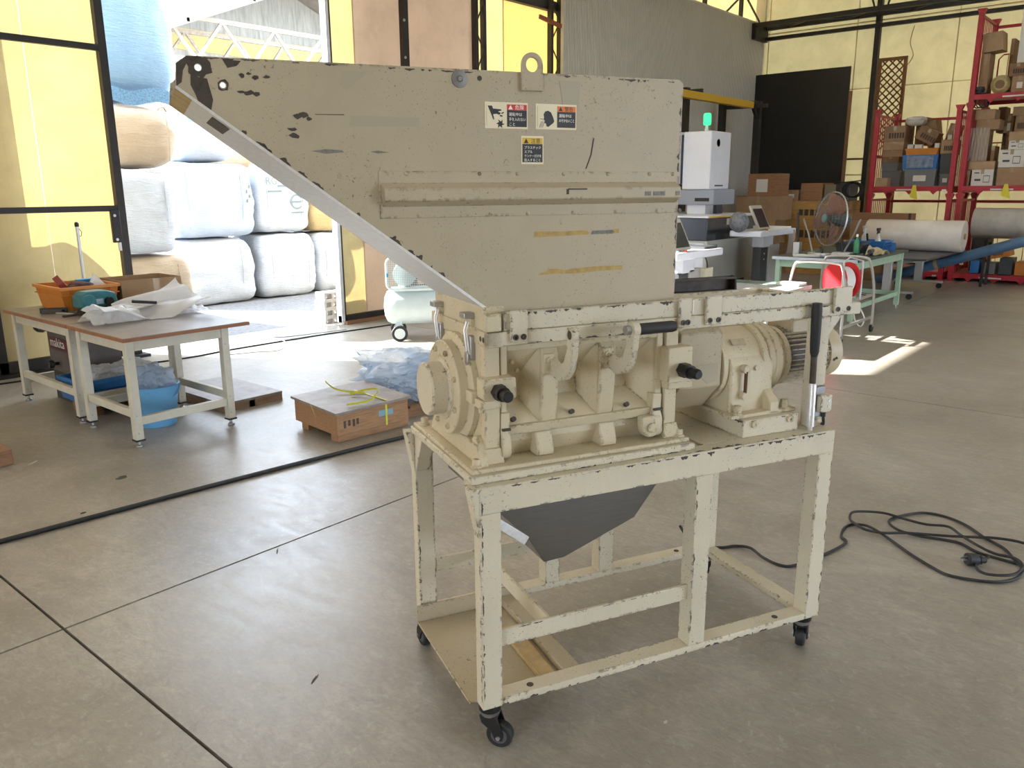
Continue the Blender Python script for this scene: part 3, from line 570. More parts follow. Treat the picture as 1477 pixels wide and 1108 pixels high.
# warning stickers
M_cream = pm('sticker_cream', (.80, .72, .50), .45); M_ink = pm('sticker_black', (.02, .02, .022), .45); M_red = pm('sticker_red', (.62, .045, .045), .45); M_or = pm('sticker_orange', (.75, .20, .03), .45); M_ye = pm('sticker_yellow', (.72, .45, .03), .45); M_pale = pm('sticker_white', (.85, .82, .72), .45)
RF = (R(90), 0, 0)
def sticker(l0, l1, z0, z1, head, hm, hc, lines, split, lab):
    s = part(B(l0, l1, .0885, .0897, z0, z1), 'warning_sticker', M_cream, hf, 0, 0, lab); w = .0884
    xa = l0 + (l1 - l0)*split + (.003 if split == 0 else 0); h = z1 - z0; zh = z1 - .005 - h*.22
    B(xa, l1 - .003, w - .0004, .0886, zh, z1 - .005).build('heading_band', hm, s); B(xa, l1 - .003, w - .0004, .0886, z0 + .005, zh).build('text_panel', M_ink, s)
    if split: B(l0 + .0045, l0 + .0052, w - .0003, .0886, z0 + .006, z1 - .006).build('frame_line', M_tape, s)
    tx = xa + .004; th = h*.19
    MB().prism([(tx, zh + .002), (tx + th, zh + .002), (tx + th/2, zh + .002 + th*.9)], 'y', w - .0008, w - .0003).build('warning_triangle', hc, s)
    text(head, th*1.05, hc, s, (tx + th*1.5, w - .0006, zh + .0025), RF, 'heading', .0002)
    nl = len(lines); room = (zh - z0 - .009); lh = min(room/nl, .0125)
    for k, q in enumerate(lines): text(q, lh*.78, M_pale, s, (xa + .005, w - .0006, zh - .003 - lh*(k + .85)), RF, 'lettering', .0002, sx=min(1.0, (l1 - xa - .011)/(len(q)*lh*.78)))
    return s
s1 = sticker(.068, .191, 1.804, 1.870, '危険', M_red, M_pale, ['運転中は', '手を入れない', 'こと'], .51, 'danger sticker with red heading and hand pictogram')
ink = lambda pts, s: MB().prism(pts, 'y', .0878, .0883).build('pictogram', M_ink, s)
def mp_(x, y, l0=.068, z1=1.870, s=.123/510): return (l0 + (x - 155)*s, z1 - (y - 140)*s)      # sticker drawing units
ink([mp_(*q) for q in ((188, 180), (238, 180), (250, 210), (345, 215), (348, 228), (310, 236), (335, 262), (322, 272), (290, 262), (250, 268), (262, 318), (256, 322))], s1)
for c, w_, h_, a in (((362, 252), 30, 12, -25), ((325, 252), 26, 10, 15), ((345, 282), 32, 14, 8)):
    ink([mp_(c[0] + dx*cos(R(a)) - dy*sin(R(a)), c[1] + dx*sin(R(a)) + dy*cos(R(a))) for dx, dy in ((-w_/2, -h_/2), (w_/2, -h_/2), (w_/2, h_/2), (-w_/2, h_/2))], s1)
ink([mp_(335 + (52 if k % 2 == 0 else 24)*cos(2*pi*k/12 + .35*(k % 2)), 365 + (52 if k % 2 == 0 else 24)*sin(2*pi*k/12 + .35*(k % 2))) for k in range(12)], s1)
s2 = sticker(.215, .338, 1.805, 1.870, '警告', M_or, M_ink, ['運転中は', 'のぞかないこと'], .52, 'warning sticker with orange heading and face pictogram')
mq = lambda x, y: mp_(x, y, .215, 1.868, .123/480) if 0 else (.215 + (x - 760)*.123/480, 1.870 - (y - 155)*.123/480)
ink([mq(*q) for q in ((850, 260), (868, 232), (900, 222), (935, 238), (958, 280), (975, 325), (962, 345), (905, 385), (885, 378), (878, 352), (860, 345), (865, 325), (850, 310), (856, 290))], s2)
for x in (822, 838, 856): ink([mq(x, 330), mq(x + 4, 332), mq(x - 18, 392), mq(x - 22, 390)], s2)
ink([mq(812, 303), mq(845, 307), mq(845, 312), mq(812, 308)], s2)
sticker(.172, .238, 1.714, 1.787, '注意', M_ye, M_ink, ['プラスチック', 'スプル', 'ランナーだけを', '投入すること'], 0, 'caution sticker with yellow heading')
part(B(.732, .737, .0578, .0592, 1.275, 1.316), 'white_mark', M_pale, cr, 0)
# toggle latches on the left end
for w in (.165, .425):
    t = part(B(.040, .056, w - .013, w + .013, 1.175, 1.245), 'toggle_latch', M_zinc, bevel=.003)
    part(MB().tube([(.038, w - .009, 1.19), (.030, w - .009, 1.26), (.038, w - .009, 1.285), (.038, w + .009, 1.285), (.030, w + .009, 1.26), (.038, w + .009, 1.19)], .003, 6), 'latch_bail', M_steel, t, 0)
    part(MB().prism(rrect(w - .012, w + .012, 1.16, 1.20, .01), 'x', .030, .040), 'latch_lever', M_zinc, t, .002); part(B(.04, .054, w - .018, w + .018, 1.275, 1.295), 'latch_hook', M_iv3, t, .002)
    part(B(.02, .052, w - .02, w + .02, 1.296, 1.312), 'latch_hook', M_zinc, t, .002)
for w in (.085, .105): part(MB().cyl((.0525, w, 1.244), (.0518, w, 1.244), .008, n=12), 'bolt_hole', M_bare, cr, 0)
# ---- drive: guard, gearbox, motor
GW, GZ = .25, 1.065
gd = part(MB().prism([(.115, 1.02), (.115, 1.20), (.16, 1.222), (.44, 1.222), (.47, 1.20), (.47, .98), (.42, .93), (.20, .93)], 'x', .735, .90), 'belt_guard', M_iv2, bevel=.004)
part(MB().prism([(.80, 1.095), (.885, 1.095), (.885, 1.035), (.845, 1.03), (.815, 1.06)], 'y', .1135, .115), 'tape_patch', M_clear, gd, 0)
gb = part(MB().lathe([(.10, 0), (.128, .004), (.128, .022), (.118, .030), (.118, .20), (.126, .206), (.126, .225)], (.915, GW, GZ), (1, 0, 0), 48), 'gearbox', M_iv3, bevel=.002)
part(MB().prism([(.118, .90), (.118, 1.07), (.15, 1.12), (.35, 1.12), (.38, 1.07), (.38, .90)], 'x', .945, 1.125), 'gearbox_foot', M_iv3, gb, .008)
part(MB().prism([(.08, .905), (.08, .945), (.118, .985), (.38, .985), (.42, .945), (.42, .905)], 'x', 1.085, 1.125), 'foot_web', M_iv3, gb, .004)
part(MB().prism(arc(GW, GZ, .128, 0, 360, 48)[:-1], 'x', 1.085, 1.11), 'gearbox_rib', M_iv3, gb, .003)
part(MB().lathe([(.122, 0), (.126, .004), (.126, .03), (.122, .034), (.106, .05), (.106, .06)], (1.14, GW, GZ), (1, 0, 0), 48), 'adapter_flange', M_iv3, gb, .001)
part(B(.955, 1.19, .055, .44, ZT, .905), 'drive_plinth', M_iv, bevel=.004); part(B(.925, 1.20, .08, .43, .905, .918), 'gearbox_foot', M_iv3, gb, .003)
for l, w in ((.965, .10), (1.165, .10), (.965, .40), (1.165, .40)): part(MB().lathe([(.019, 0), (.019, .004), (.0135, .004), (.0135, .026), (.011, .028), (0, .028)], (l, w, .918), (0, 0, 1), 20), 'cap_bolt', M_iv3, gb, 0)
for l in (1.0, 1.15): part(MB().lathe([(.0125, 0), (.0125, .008), (.005, .008), (.005, .004), (0, .004)], (l, .055, .89), (0, -1, 0), 16), 'plinth_bolt', M_iv3, cr, 0)
# oil sight tube, plugs and nameplate
part(MB().cyl((.995, .118, 1.065), (.995, .098, 1.065), .014, n=20), 'sight_plug', M_iv3, gb, .001); part(MB().cyl((.995, .118, .975), (.995, .098, .975), .014, n=20), 'sight_plug', M_iv3, gb, .001)
part(MB().cyl((.995, .103, .985), (.995, .103, 1.058), .006, n=12), 'sight_tube', pm('brown_oil_glass', (.10, .035, .01), .15), gb, 0); part(MB().cyl((1.05, .125, 1.063), (1.05, .112, 1.063), .010, n=6), 'hex_plug', M_iv3, gb, 0)
part(MB().obox((1.0, .158, 1.148), (.055, .002, .024), (R(-42), 0, 0)), 'nameplate', M_iv2, gb, 0)
mo = part(MB().lathe([(.100, 0), (.106, .004), (.106, .025), (.093, .03), (.093, .21), (.100, .215), (.100, .25), (.094, .275), (.06, .29), (0, .292)], (1.20, GW, GZ), (1, 0, 0), 48), 'motor', M_iv3, bevel=0, label='finned electric motor')
for k in range(36):
    a = 2*pi*k/36
    if abs(sin(a - pi/2 - .35)) > .0: m = MB(); c, s = cos(a), sin(a); part(MB().add([(x, GW + r*c + t*-s, GZ + r*s + t*c) for x in (1.232, 1.408) for r in (.090, .104) for t in (-.0016, .0016)], [(0, 1, 3, 2), (4, 6, 7, 5), (0, 4, 5, 1), (2, 3, 7, 6), (0, 2, 6, 4), (1, 5, 7, 3)]), 'fin', M_iv2, mo, 0, 0)
part(MB().lathe([(.0935, 0), (.0935, .17)], (1.234, GW, GZ), (1, 0, 0), 40), 'motor_core', M_bare, mo, 0)
part(B(1.26, 1.40, .19, .31, 1.15, 1.20), 'terminal_box', M_iv2, mo, .006)
for l in (1.43, 1.44): part(MB().cyl((l, .158, 1.05 + (l - 1.43)), (l, .15, 1.05), .006, n=8), 'end_screw', M_bare, mo, 0)
# lever, switch and cable at the right post
lv = part(MB().lathe([(.0085, 0), (.0085, .012), (.0135, .014), (.0135, .16), (.012, .163), (.010, .165), (.010, .30), (.0115, .302)], (1.225, .035, ZT), (-.03, 0, 1), 20), 'lever', M_steel, bevel=0)
part(MB().lathe([(.010, .255), (.0145, .27), (.016, .30), (.0175, .41), (.016, .435), (0, .437)], (1.225, .035, ZT), (-.03, 0, 1), 20), 'lever_grip', M_rub, lv, 0, label='black rubber lever grip')
part(MB().lathe([(.0105, .165), (.0105, .26)], (1.225, .035, ZT), (-.03, 0, 1), 16), 'lever_band', M_bare, lv, 0)
sw = part(MB().prism(rrect(1.255, 1.302, .905, .965, .004), 'y', .022, .055), 'limit_switch', M_iv, bevel=.002); part(B(1.235, 1.29, .042, .06, .885, .992), 'switch_plate', M_dsteel, sw)
for z in (.925, .945): part(MB().cyl((1.288, .022, z), (1.288, .020, z), .005, n=10), 'switch_screw', M_zinc, sw, 0)
part(MB().cyl((1.285, .04, .905), (1.285, .04, .885), .009, n=12), 'cable_gland', M_blk, sw, 0); part(MB().tube(smooth_pts([(1.285, .04, .89), (1.29, .04, .86), (1.30, .06, .852), (1.30, .12, .850)], 5), .005, 8), 'switch_cable', M_blk, sw, 0)
part(MB().tube(smooth_pts([(.74, .40, .93), (.80, .45, .90), (.86, .50, .86), (.92, .56, .852)], 5), .007, 8), 'motor_cable', M_blk, cr, 0)

# wear along the edges: rows of irregular chips down to the dark primer
def wear(P, length, thick, seed, dens=.5, parent=cr, flip=1):      # P(s, t): s along the edge, t away from it
    rnd = random.Random(seed); m = MB(); s_ = 0.0
    while s_ < length:
        ln = rnd.uniform(.004, .045)
        if rnd.random() < dens and s_ + ln < length:
            n_ = max(3, int(ln/.004)); up = [(s_ + ln*i/n_, rnd.uniform(0, .0012)) for i in range(n_ + 1)]; hgt = thick*rnd.uniform(.3, 1.0); dn = [(s_ + ln*i/n_, hgt*sin(pi*(i + .5)/(n_ + 1))*rnd.uniform(.3, 1.2) + .0015) for i in range(n_ + 1)]
            m.add([P(*q) for q in up + dn], [(i, i + 1, n_ + 2 + i, n_ + 1 + i) for i in range(n_)])
        s_ += ln + rnd.uniform(.002, .03)
    o = m.build('paint_wear', M_bare, parent, 0); o['kind'] = 'stuff'; return o
E_ = .0006
wear(lambda s, t: (.55 + s, -E_, ZT - .004 - t), .73, .014, 1, .8); wear(lambda s, t: (.02 + s, -E_, ZT - .004 - t), .55, .007, 2, .6); wear(lambda s, t: (.70 + s, .004 + t, ZT + E_), .55, .016, 3, .7)
wear(lambda s, t: (.17 + s, .0584, 1.3185 - t), .50, .012, 4, .85); wear(lambda s, t: (.84 + s, .0584, 1.3185 - t), .45, .010, 5, .6); wear(lambda s, t: (.80 + s, .0544, 1.2665 - t), .5, .006, 6, .4); wear(lambda s, t: (.20 + s, .0544, 1.2300 + t), .45, .006, 7, .45)
wear(lambda s, t: (.004 + t, -E_, .16 + s), .66, .008, 8, .7); wear(lambda s, t: (-E_, .004 + t, .17 + s), .5, .008, 9, .6); wear(lambda s, t: (.004 + t, MWD - .05 - E_, .17 + s), .6, .006, 10, .5)
wear(lambda s, t: (.062 + s, -E_, ZB + .002 + t), 1.15, .010, 11, .65); wear(lambda s, t: (.738 + t, -E_, .19 + s), .55, .005, 12, .5); wear(lambda s, t: (1.303 - t, -E_, .16 + s), .66, .006, 13, .55); wear(lambda s, t: (1.245 + t, -E_, .19 + s), .55, .004, 14, .4)
wear(lambda s, t: (-.62 + s, .0893, 1.9408 - t), .95, .006, 15, .55); wear(lambda s, t: (.30 + s, .0893, 1.9445 - t), .36, .010, 16, .8); wear(lambda s, t: (.683 - t, .0893, 1.32 + s), .6, .008, 17, .5)
def slope_pt(s, t): d = Vector((.785, 0, -.58)).normalized(); n = Vector((.58, 0, .785)).normalized(); q = Vector((-.56, .0893, 1.796)) + d*s + n*t; return tuple(q)
wear(slope_pt, .66, .016, 18, .55); wear(lambda s, t: (s, .0278 - E_, .8455 + t), .7, .006, 19, .35); wear(lambda s, t: (.06 + s, .0176, .3835 - t), .65, .005, 20, .4); wear(lambda s, t: (.9535 + s, .0544, .903 - t), .23, .006, 21, .5); wear(lambda s, t: (.9545, .06 + s, .903 - t), .3, .008, 22, .5)
# ================================================================== benches and things by the door
def soft(sx, sy, sz, p=5.0, n=14, amp=.03, seed=0, freq=2.2, sag=0, fold=0):     # puffy box, base at z = 0
    m = MB(); off = Vector((seed*3.7, seed*1.3, seed*2.1)); idx = {}; vs_ = []; fs = []
    def P(u, v, w):
        k = (round(u*n), round(v*n), round(w*n))
        if k not in idx:
            q = Vector((u*2 - 1, v*2 - 1, w*2 - 1)); L = (abs(q.x)**p + abs(q.y)**p + abs(q.z)**p)**(1/p); q = q/L
            d = mnoise.fractal(q*freq + off, 1.0, 2.0, 3)*amp; f = fold*sin(q.z*17 + 3*mnoise.noise(q*2.3 + off)*2)
            bul = 1 + sag*(1 - (q.z + .25)**2)
            idx[k] = len(vs_); vs_.append(((q.x*bul*(1 + d + f))*sx/2, (q.y*bul*(1 + d + f))*sy/2, max(0, (q.z*(1 + d*.6) + 1)*sz/2)))
        return idx[k]
    for a in range(n):
        for b in range(n):
            for c in (0, n):
                for ax in range(3):
                    q = [(a, b), (a + 1, b), (a + 1, b + 1), (a, b + 1)]
                    fs.append([P(*[(c if i == ax else (t[0] if i == (ax + 1) % 3 else t[1]))/n for i in range(3)]) for t in q])
    return m.add(vs_, fs)
M_leg = pm('cream_bench_paint', (.60, .57, .47), .5, nz=(8, .12)); M_top = pm('grey_brown_laminate', (.23, .19, .165), .28, nz=(12, .25)); M_edge = pm('brown_edge_band', (.30, .13, .06), .6, nz=(10, .2))
def bench(loc, sx, sy, label, legx=None):
    b = thing('workbench', label, 'workbench', loc); h = .745; L_ = .055
    t = B(0, sx, 0, sy, h - .026, h).build('bench_top', M_top, b, bevel=.002); B(-.003, sx + .003, -.003, sy + .003, h - .0262, h - .004).build('edge_band', M_edge, t)
    lx = (.03, (legx or sx - .14)); ly = (.05, sy - .11)
    for x in lx:
        for y in ly:
            l = B(x, x + L_, y, y + L_, .055, h - .026).build('leg', M_leg, b, bevel=.004)
            B(x - .004, x + L_ + .004, y - .004, y + L_ + .004, .045, .056).build('foot_plate', M_bolt, l)
            MB().lathe([(.022, 0), (.024, .006), (.022, .014), (.010, .02), (.008, .045)], (x + L_/2, y + L_/2, 0), (0, 0, 1), 16).build('levelling_foot', M_zinc, l)
            for z in (.10, .22, .6): MB().cyl((x + .02, y, z), (x + .02, y - .003, z), .006, n=8).build('leg_screw', M_zinc, l)
    for y in ly: B(lx[0] + L_, lx[1], y + .012, y + .04, h - .10, h - .026).build('apron', M_leg, b); B(lx[0] + L_, lx[1], y + .01, y + .045, .15, .205).build('stretcher', M_leg, b, bevel=.003)
    for x in lx: B(x + .012, x + .04, ly[0] + L_, ly[1], h - .10, h - .026).build('apron', M_leg, b); B(x + .01, x + .045, ly[0] + L_, ly[1], .20, .255).build('stretcher', M_leg, b, bevel=.003)
    return b
bench((2.20, 5.10, 0), .89, .87, 'cream workbench with brown top holding bubble wrap, blue bucket below', .70)
bench((2.20, 5.985, 0), .98, 1.2, 'cream workbench against yellow door holding orange crate and cardboard box', .76)
ZB1 = .745
# crates of moulded plastic
def crate(name, label, cat, sx, sy, sz, mat, loc, rz=0, group=None, ribs=5, wall=.008, taper=.03):
    c = thing(name, label, cat, loc, rz, group); t = taper
    o = [(-sx/2 + t, -sy/2 + t), (sx/2 - t, -sy/2 + t), (sx/2 - t, sy/2 - t), (-sx/2 + t, sy/2 - t)]; u = [(-sx/2, -sy/2), (sx/2, -sy/2), (sx/2, sy/2), (-sx/2, sy/2)]; w = wall
    ui = [(x - w*(1 if x > 0 else -1), y - w*(1 if y > 0 else -1)) for x, y in u]; oi = [(x - w*(1 if x > 0 else -1), y - w*(1 if y > 0 else -1)) for x, y in o]
    m = loft([[(x, y, 0) for x, y in o], [(x, y, sz) for x, y in u], [(x, y, sz) for x, y in ui], [(x, y, w) for x, y in oi]]); m.add([(x, y, 0) for x, y in o], [(3, 2, 1, 0)]); m.add([(x, y, w) for x, y in oi], [(0, 1, 2, 3)])
    m.build('crate_body', mat, c, smooth=20)
    rm_ = MB(); e = .012
    for z0, z1 in ((sz - .022, sz), (sz*.62, sz*.62 + .008)):
        q = t*(1 - z1/sz)
        rm_.box(-sx/2 + q - e, sx/2 - q + e, -sy/2 + q - e, -sy/2 + q, z0, z1).box(-sx/2 + q - e, sx/2 - q + e, sy/2 - q, sy/2 - q + e, z0, z1).box(-sx/2 + q - e, -sx/2 + q, -sy/2 + q, sy/2 - q, z0, z1).box(sx/2 - q, sx/2 - q + e, -sy/2 + q, sy/2 - q, z0, z1)
    rm_.build('crate_rim', mat, c)
    for k in range(ribs):
        x = -sx/2 + t + (sx - 2*t)*(k + .5)/ribs
        for y0, s in ((-sy/2, -1), (sy/2, 1)): MB().add([(x - .005, y0 - s*t, 0), (x + .005, y0 - s*t, 0), (x - .005, y0 - s*t + s*.008, 0), (x + .005, y0 - s*t + s*.008, 0), (x - .005, y0, sz - .02), (x + .005, y0, sz - .02), (x - .005, y0 + s*.01, sz - .02), (x + .005, y0 + s*.01, sz - .02)], [(0, 1, 5, 4), (2, 3, 7, 6), (0, 2, 6, 4), (1, 3, 7, 5)]).build('crate_rib', mat, c)
    return c
M_orange = pm('orange_plastic', (.62, .22, .03), .45, nz=(8, .15)); M_bluep = pm('blue_plastic', (.03, .16, .42), .45, nz=(8, .2)); M_teal = pm('teal_cast_paint', (.02, .16, .19), .4, nz=(20, .25)); M_white = pm('white_plastic', (.75, .75, .73), .45)
M_sil = pm('silver_metal', (.55, .56, .57), .35, .8)
oc_ = crate('plastic_crate', 'orange plastic crate of small goods on the workbench by the yellow door', 'crate', .44, .52, .185, M_orange, (2.655, 6.885, ZB1))
B(-.05, .10, -.272, -.266, .10, .165).build('label_card', pm('tan_card', (.42, .24, .10), .8), oc_)
# contents of the orange crate
o = MB().obox((0, 0, .09), (.13, .16, .05), (.5, .9, .3)).build('paper_box', pm('dull_red_card', (.25, .04, .035), .7), bevel=.004, loc=(2.56, 6.9, ZB1 + .08)); tag(o, 'dull red box tilted in the orange crate', 'box')
o = soft(.20, .16, .14, 2.4, 10, .25, 3).build('cloth_rag', pm('dark_rag', (.10, .05, .05), .9, nz=(12, .8)), loc=(2.64, 6.77, ZB1 + .07), smooth=60); tag(o, 'dark crumpled rag in the orange crate', 'rag')
o = B(-.07, .07, -.01, .01, 0, .07).build('blue_pouch', pm('bright_blue_bag', (.03, .30, .62), .4), bevel=.005, loc=(2.72, 6.93, ZB1 + .15), rot=(.4, 0, .2)); tag(o, 'bright blue pouch sticking out of the orange crate', 'pouch')
o = MB().prism([(-.08, 0), (.11, 0), (-.02, .12)], 'y', -.006, .006).build('white_card', M_white, loc=(2.78, 6.8, ZB1 + .14), rot=(-.2, .1, .15)); tag(o, 'white folded sheet sticking out of the orange crate', 'paper')
o = soft(.2, .2, .13, 3, 8, .1, 8).build('grey_bundle', pm('grey_cloth', (.18, .18, .19), .9), loc=(2.66, 6.98, ZB1 + .02), smooth=60); tag(o, 'grey bundle under the goods in the orange crate', 'bundle')
# cardboard tray box
M_card = pm('brown_cardboard', (.34, .215, .12), .85, nz=(9, .14)); M_card2 = pm('pale_cardboard', (.42, .29, .165), .85, nz=(8, .14)); M_card3 = pm('dark_cardboard', (.24, .145, .08), .85, nz=(8, .2)); M_cardin = pm('cardboard_inside', (.38, .27, .16), .9)
M_tapec = pm('parcel_tape', (.40, .30, .18), .25)
def open_box(name, label, sx, sy, sz, loc, rz):
    c = thing(name, label, 'box', loc, rz); w = .005
    B(-sx/2, sx/2, -sy/2, sy/2, 0, w).build('box_base', M_cardin, c)
    for a in ((-sx/2, sx/2, -sy/2, -sy/2 + w), (-sx/2, sx/2, sy/2 - w, sy/2), (-sx/2, -sx/2 + w, -sy/2 + w, sy/2 - w), (sx/2 - w, sx/2, -sy/2 + w, sy/2 - w)): B(*a, w, sz).build('box_wall', M_card, c)
    B(sx*.02, sx*.12, -sy/2 - .001, -sy/2, .02, sz).build('tape_strip', M_tapec, c); B(-sx/2 - .001, -sx/2, -.02, .02, 0, sz).build('tape_strip', M_tapec, c); return c
open_box('cardboard_box', 'open brown cardboard box standing on the workbench by the door', .50, .42, .20, (3.15, 6.82, ZB1), -.03)
# teal bench grinder
g = thing('bench_sander', 'teal cast bench tool with dark base on the workbench', 'power tool', (2.60, 6.42, ZB1), .15)
MB().prism([(-.15, .05), (.15, .05), (.13, .145), (.05, .17), (-.10, .17), (-.14, .14)], 'y', -.07, .07).build('tool_housing', M_teal, g, bevel=.012)
MB().prism([(-.13, 0), (.13, 0), (.11, .05), (-.11, .05)], 'y', -.06, .06).build('tool_base', M_bolt, g, bevel=.005); MB().cyl((-.10, -.07, .10), (-.10, -.10, .10), .05, n=24).build('wheel_guard', M_teal, g, bevel=.004); MB().cyl((.06, -.07, .085), (.06, -.095, .085), .032, n=20).build('belt_pulley', M_bolt, g)
B(-.06, .02, -.0715, -.07, .07, .11).build('rating_plate', pm('pale_blue_plate', (.35, .5, .6), .4), g)
for k, (x, y, m_, s) in enumerate(((2.43, 6.36, M_bare, (.20, .03, .015)), (2.40, 6.52, M_sil, (.03, .22, .012)), (2.47, 6.22, M_bare, (.16, .05, .02)), (2.36, 6.62, M_bare, (.05, .14, .03)))):
    o = thing('hand_tool', ['dark steel bar lying beside the teal tool', 'silver steel rule lying beside the teal tool', 'dark file lying in front of the teal tool', 'black clamp lying beside the orange crate'][k], 'hand tool', (x, y, ZB1), .3*k)
    MB().box(-s[0]/2, s[0]*.2, -s[1]/2, s[1]/2, 0, s[2]).build('blade', m_, o, bevel=.002); MB().box(s[0]*.2, s[0]/2, -s[1]*.7, s[1]*.7, 0, s[2]*1.4).build('handle', M_bolt, o, bevel=.003)
# bubble wrap bundle
def film(name, c, tr=.5, rough=.25, alpha=.75, bscale=90):
    t = NT(name); t.n.remove(t.b); d = t.n.new('ShaderNodeBsdfPrincipled'); d.inputs['Base Color'].default_value = (*c, 1); d.inputs['Roughness'].default_value = rough
    tl = t.n.new('ShaderNodeBsdfTranslucent'); tl.inputs[0].default_value = (*c, 1); tp = t.n.new('ShaderNodeBsdfTransparent'); m1 = t.n.new('ShaderNodeMixShader'); m2 = t.n.new('ShaderNodeMixShader')
    bp_ = t.n.new('ShaderNodeBump'); bp_.inputs[0].default_value = .35; bp_.inputs[1].default_value = .01; t.l.new(t.noise(bscale, 3, .5), bp_.inputs['Height']); t.l.new(bp_.outputs[0], d.inputs['Normal'])
    m1.inputs[0].default_value = tr; m2.inputs[0].default_value = alpha; t.l.new(d.outputs[0], m1.inputs[1]); t.l.new(tl.outputs[0], m1.inputs[2]); t.l.new(tp.outputs[0], m2.inputs[1]); t.l.new(m1.outputs[0], m2.inputs[2]); t.l.new(m2.outputs[0], t.o.inputs[0]); return t.m
M_bub = film('bubble_wrap', (.78, .79, .80), .35, .25, .88, 150); M_blfilm = film('pale_blue_film', (.62, .74, .88), .4, .15, .55, 25); M_bagw = film('white_bag_film', (.80, .80, .78), .4, .3, .9, 30)
bw = thing('bubble_wrap', 'crumpled bubble wrap sheets spread on the workbench with blue bucket', 'packaging', (2.70, 5.86, ZB1))
def wrap1(u, v):
    x = -.36 + .80*u; y = -.20 + .42*v; z = .02 + .11*abs(u - .48)**1.3*2 + .03*sin(9*u + 4*v) + .06*v*u + .02*mnoise.noise(Vector((u*6, v*6, 1)))
    return (x, y + .04*sin(5*u), max(.008, z))
MB().grid(wrap1, 34, 22).build('wrap_sheet', M_bub, bw, smooth=60)
MB().grid(lambda u, v: (-.10 + .52*u, .02 + .28*v, max(.01, .05 + .17*u*v + .10*(u - .4)**2 + .03*sin(7*v + 5*u))), 22, 16).build('wrap_sheet', M_bub, bw, smooth=60)
MB().grid(lambda u, v: (-.42 + .36*u, -.16 + .30*v, max(.012, .10*sin(pi*v)*(.6 + .4*sin(3*u)) + .03*mnoise.noise(Vector((u*7, v*7, 9))))), 24, 18).build('wrap_sheet', M_bub, bw, smooth=60)
MB().grid(lambda u, v: (.20 + .28*u, -.12 + .3*v, max(.012, .06*sin(pi*v)*(1 - .5*u) + .02*mnoise.noise(Vector((u*9, v*9, 4))))), 18, 14).build('wrap_sheet', M_bub, bw, smooth=60)
o = B(-.085, .085, -.018, .018, 0, .022).build('black_bar', M_blk, bevel=.004, loc=(2.745, 5.93, ZB1 + .095), rot=(0, .12, -.35)); tag(o, 'short black bar lying on the bubble wrap', 'bar')
# under the benches
mk = thing('dust_extractor', 'grey workshop machine with red name panel under the workbench', 'machine', (2.57, 6.83, 0))
B(-.13, .26, -.215, .215, .24, .67).build('machine_body', pm('warm_grey_paint', (.12, .10, .09), .55, nz=(9, .2)), mk, bevel=.008); B(-.12, .24, -.20, .20, 0, .24).build('machine_stand', pm('dark_grey_paint', (.06, .055, .05), .6), mk)
np_ = B(-.134, -.13, -.20, .17, .42, .52).build('name_panel', pm('dark_red_panel', (.10, .015, .02), .4), mk); text('makita', .105, M_white, np_, (-.1345, .155, .445), (R(90), 0, R(-90)), 'name_lettering')
for y, z in ((.15, .60), (.05, .31)): kk = MB().lathe([(.012, 0), (.012, .03), (.032, .04), (.035, .06), (.028, .075), (0, .08)], (-.13, y, z), (-1, 0, 0), 18).build('hand_knob', M_blk, mk)
kh = MB().lathe([(.012, 0), (.02, .05), (.035, .06), (.04, .10), (.028, .13), (0, .135)], (-.10, .215, .56), (-.5, .8, .15), 14).build('crank_knob', M_blk, mk)
wb_ = B(-.17, .17, -.05, .05, 0, .11).build('wood_block', M_wood_sill, bevel=.004, loc=(2.42, 6.36, 0), rot=(0, 0, R(88))); tag(wb_, 'rough brown timber block under the blue trays', 'timber')
wb2 = B(-.16, .16, -.05, .05, 0, .11).build('wood_block', M_wood_sill, bevel=.004, loc=(2.78, 6.36, 0), rot=(0, 0, R(91))); tag(wb2, 'timber block under the tray end behind the bucket', 'timber')
t1 = crate('parts_tray', 'blue plastic tray stacked lower on timber blocks under the benches', 'tray', .60, .40, .085, M_bluep, (2.60, 6.34, .111), 0, None, 4, .006, .012); t2 = crate('parts_tray', 'blue plastic tray with white plastic bag, stacked on another tray', 'tray', .60, .40, .085, M_bluep, (2.61, 6.35, .197), .03, None, 4, .006, .012)
for k, (x, y, s, l) in enumerate(((2.55, 6.32, (.22, .18, .15), 'crumpled white plastic bag beside a red-brown can in blue tray'), (2.77, 6.33, (.26, .20, .16), 'larger crumpled white plastic bag in the blue tray'))):
    o = soft(*s, 2.6, 14, .35, 11 + k, 3.0).build('plastic_bag', M_bagw, loc=(x, y, .205), smooth=50); tag(o, l, 'bag')
cn = thing('paint_can', 'small red-brown can standing in the blue tray', 'can', (2.40, 6.44, .204)); MB().lathe([(.035, 0), (.037, .004), (.037, .11), (.035, .114)], (0, 0, 0), (0, 0, 1), 20).build('can_body', pm('red_brown_can', (.22, .05, .04), .45), cn); MB().lathe([(.037, .112), (.039, .116), (.037, .12), (.032, .118), (0, .116)], (0, 0, 0), (0, 0, 1), 20).build('can_lid', M_zinc, cn)
bk = thing('bucket', 'blue plastic bucket with wire handle under the workbench', 'bucket', (2.60, 5.62, 0)); M_bkt = pm('sky_blue_plastic', (.13, .36, .62), .4, nz=(6, .1))
MB().lathe([(.125, 0), (.13, .004), (.165, .285), (.176, .287), (.178, .30), (.166, .302), (.161, .29), (.126, .012), (0, .01)], (0, 0, 0), (0, 0, 1), 36).build('bucket_body', M_bkt, bk)
MB().tube([(.172*cos(a), -.10*sin(a) - .02, .285 - .11*sin(a)) for a in [pi*k/16 for k in range(17)]], .006, 6).build('bucket_handle', M_bkt, bk, rot=(0, 0, -.5))
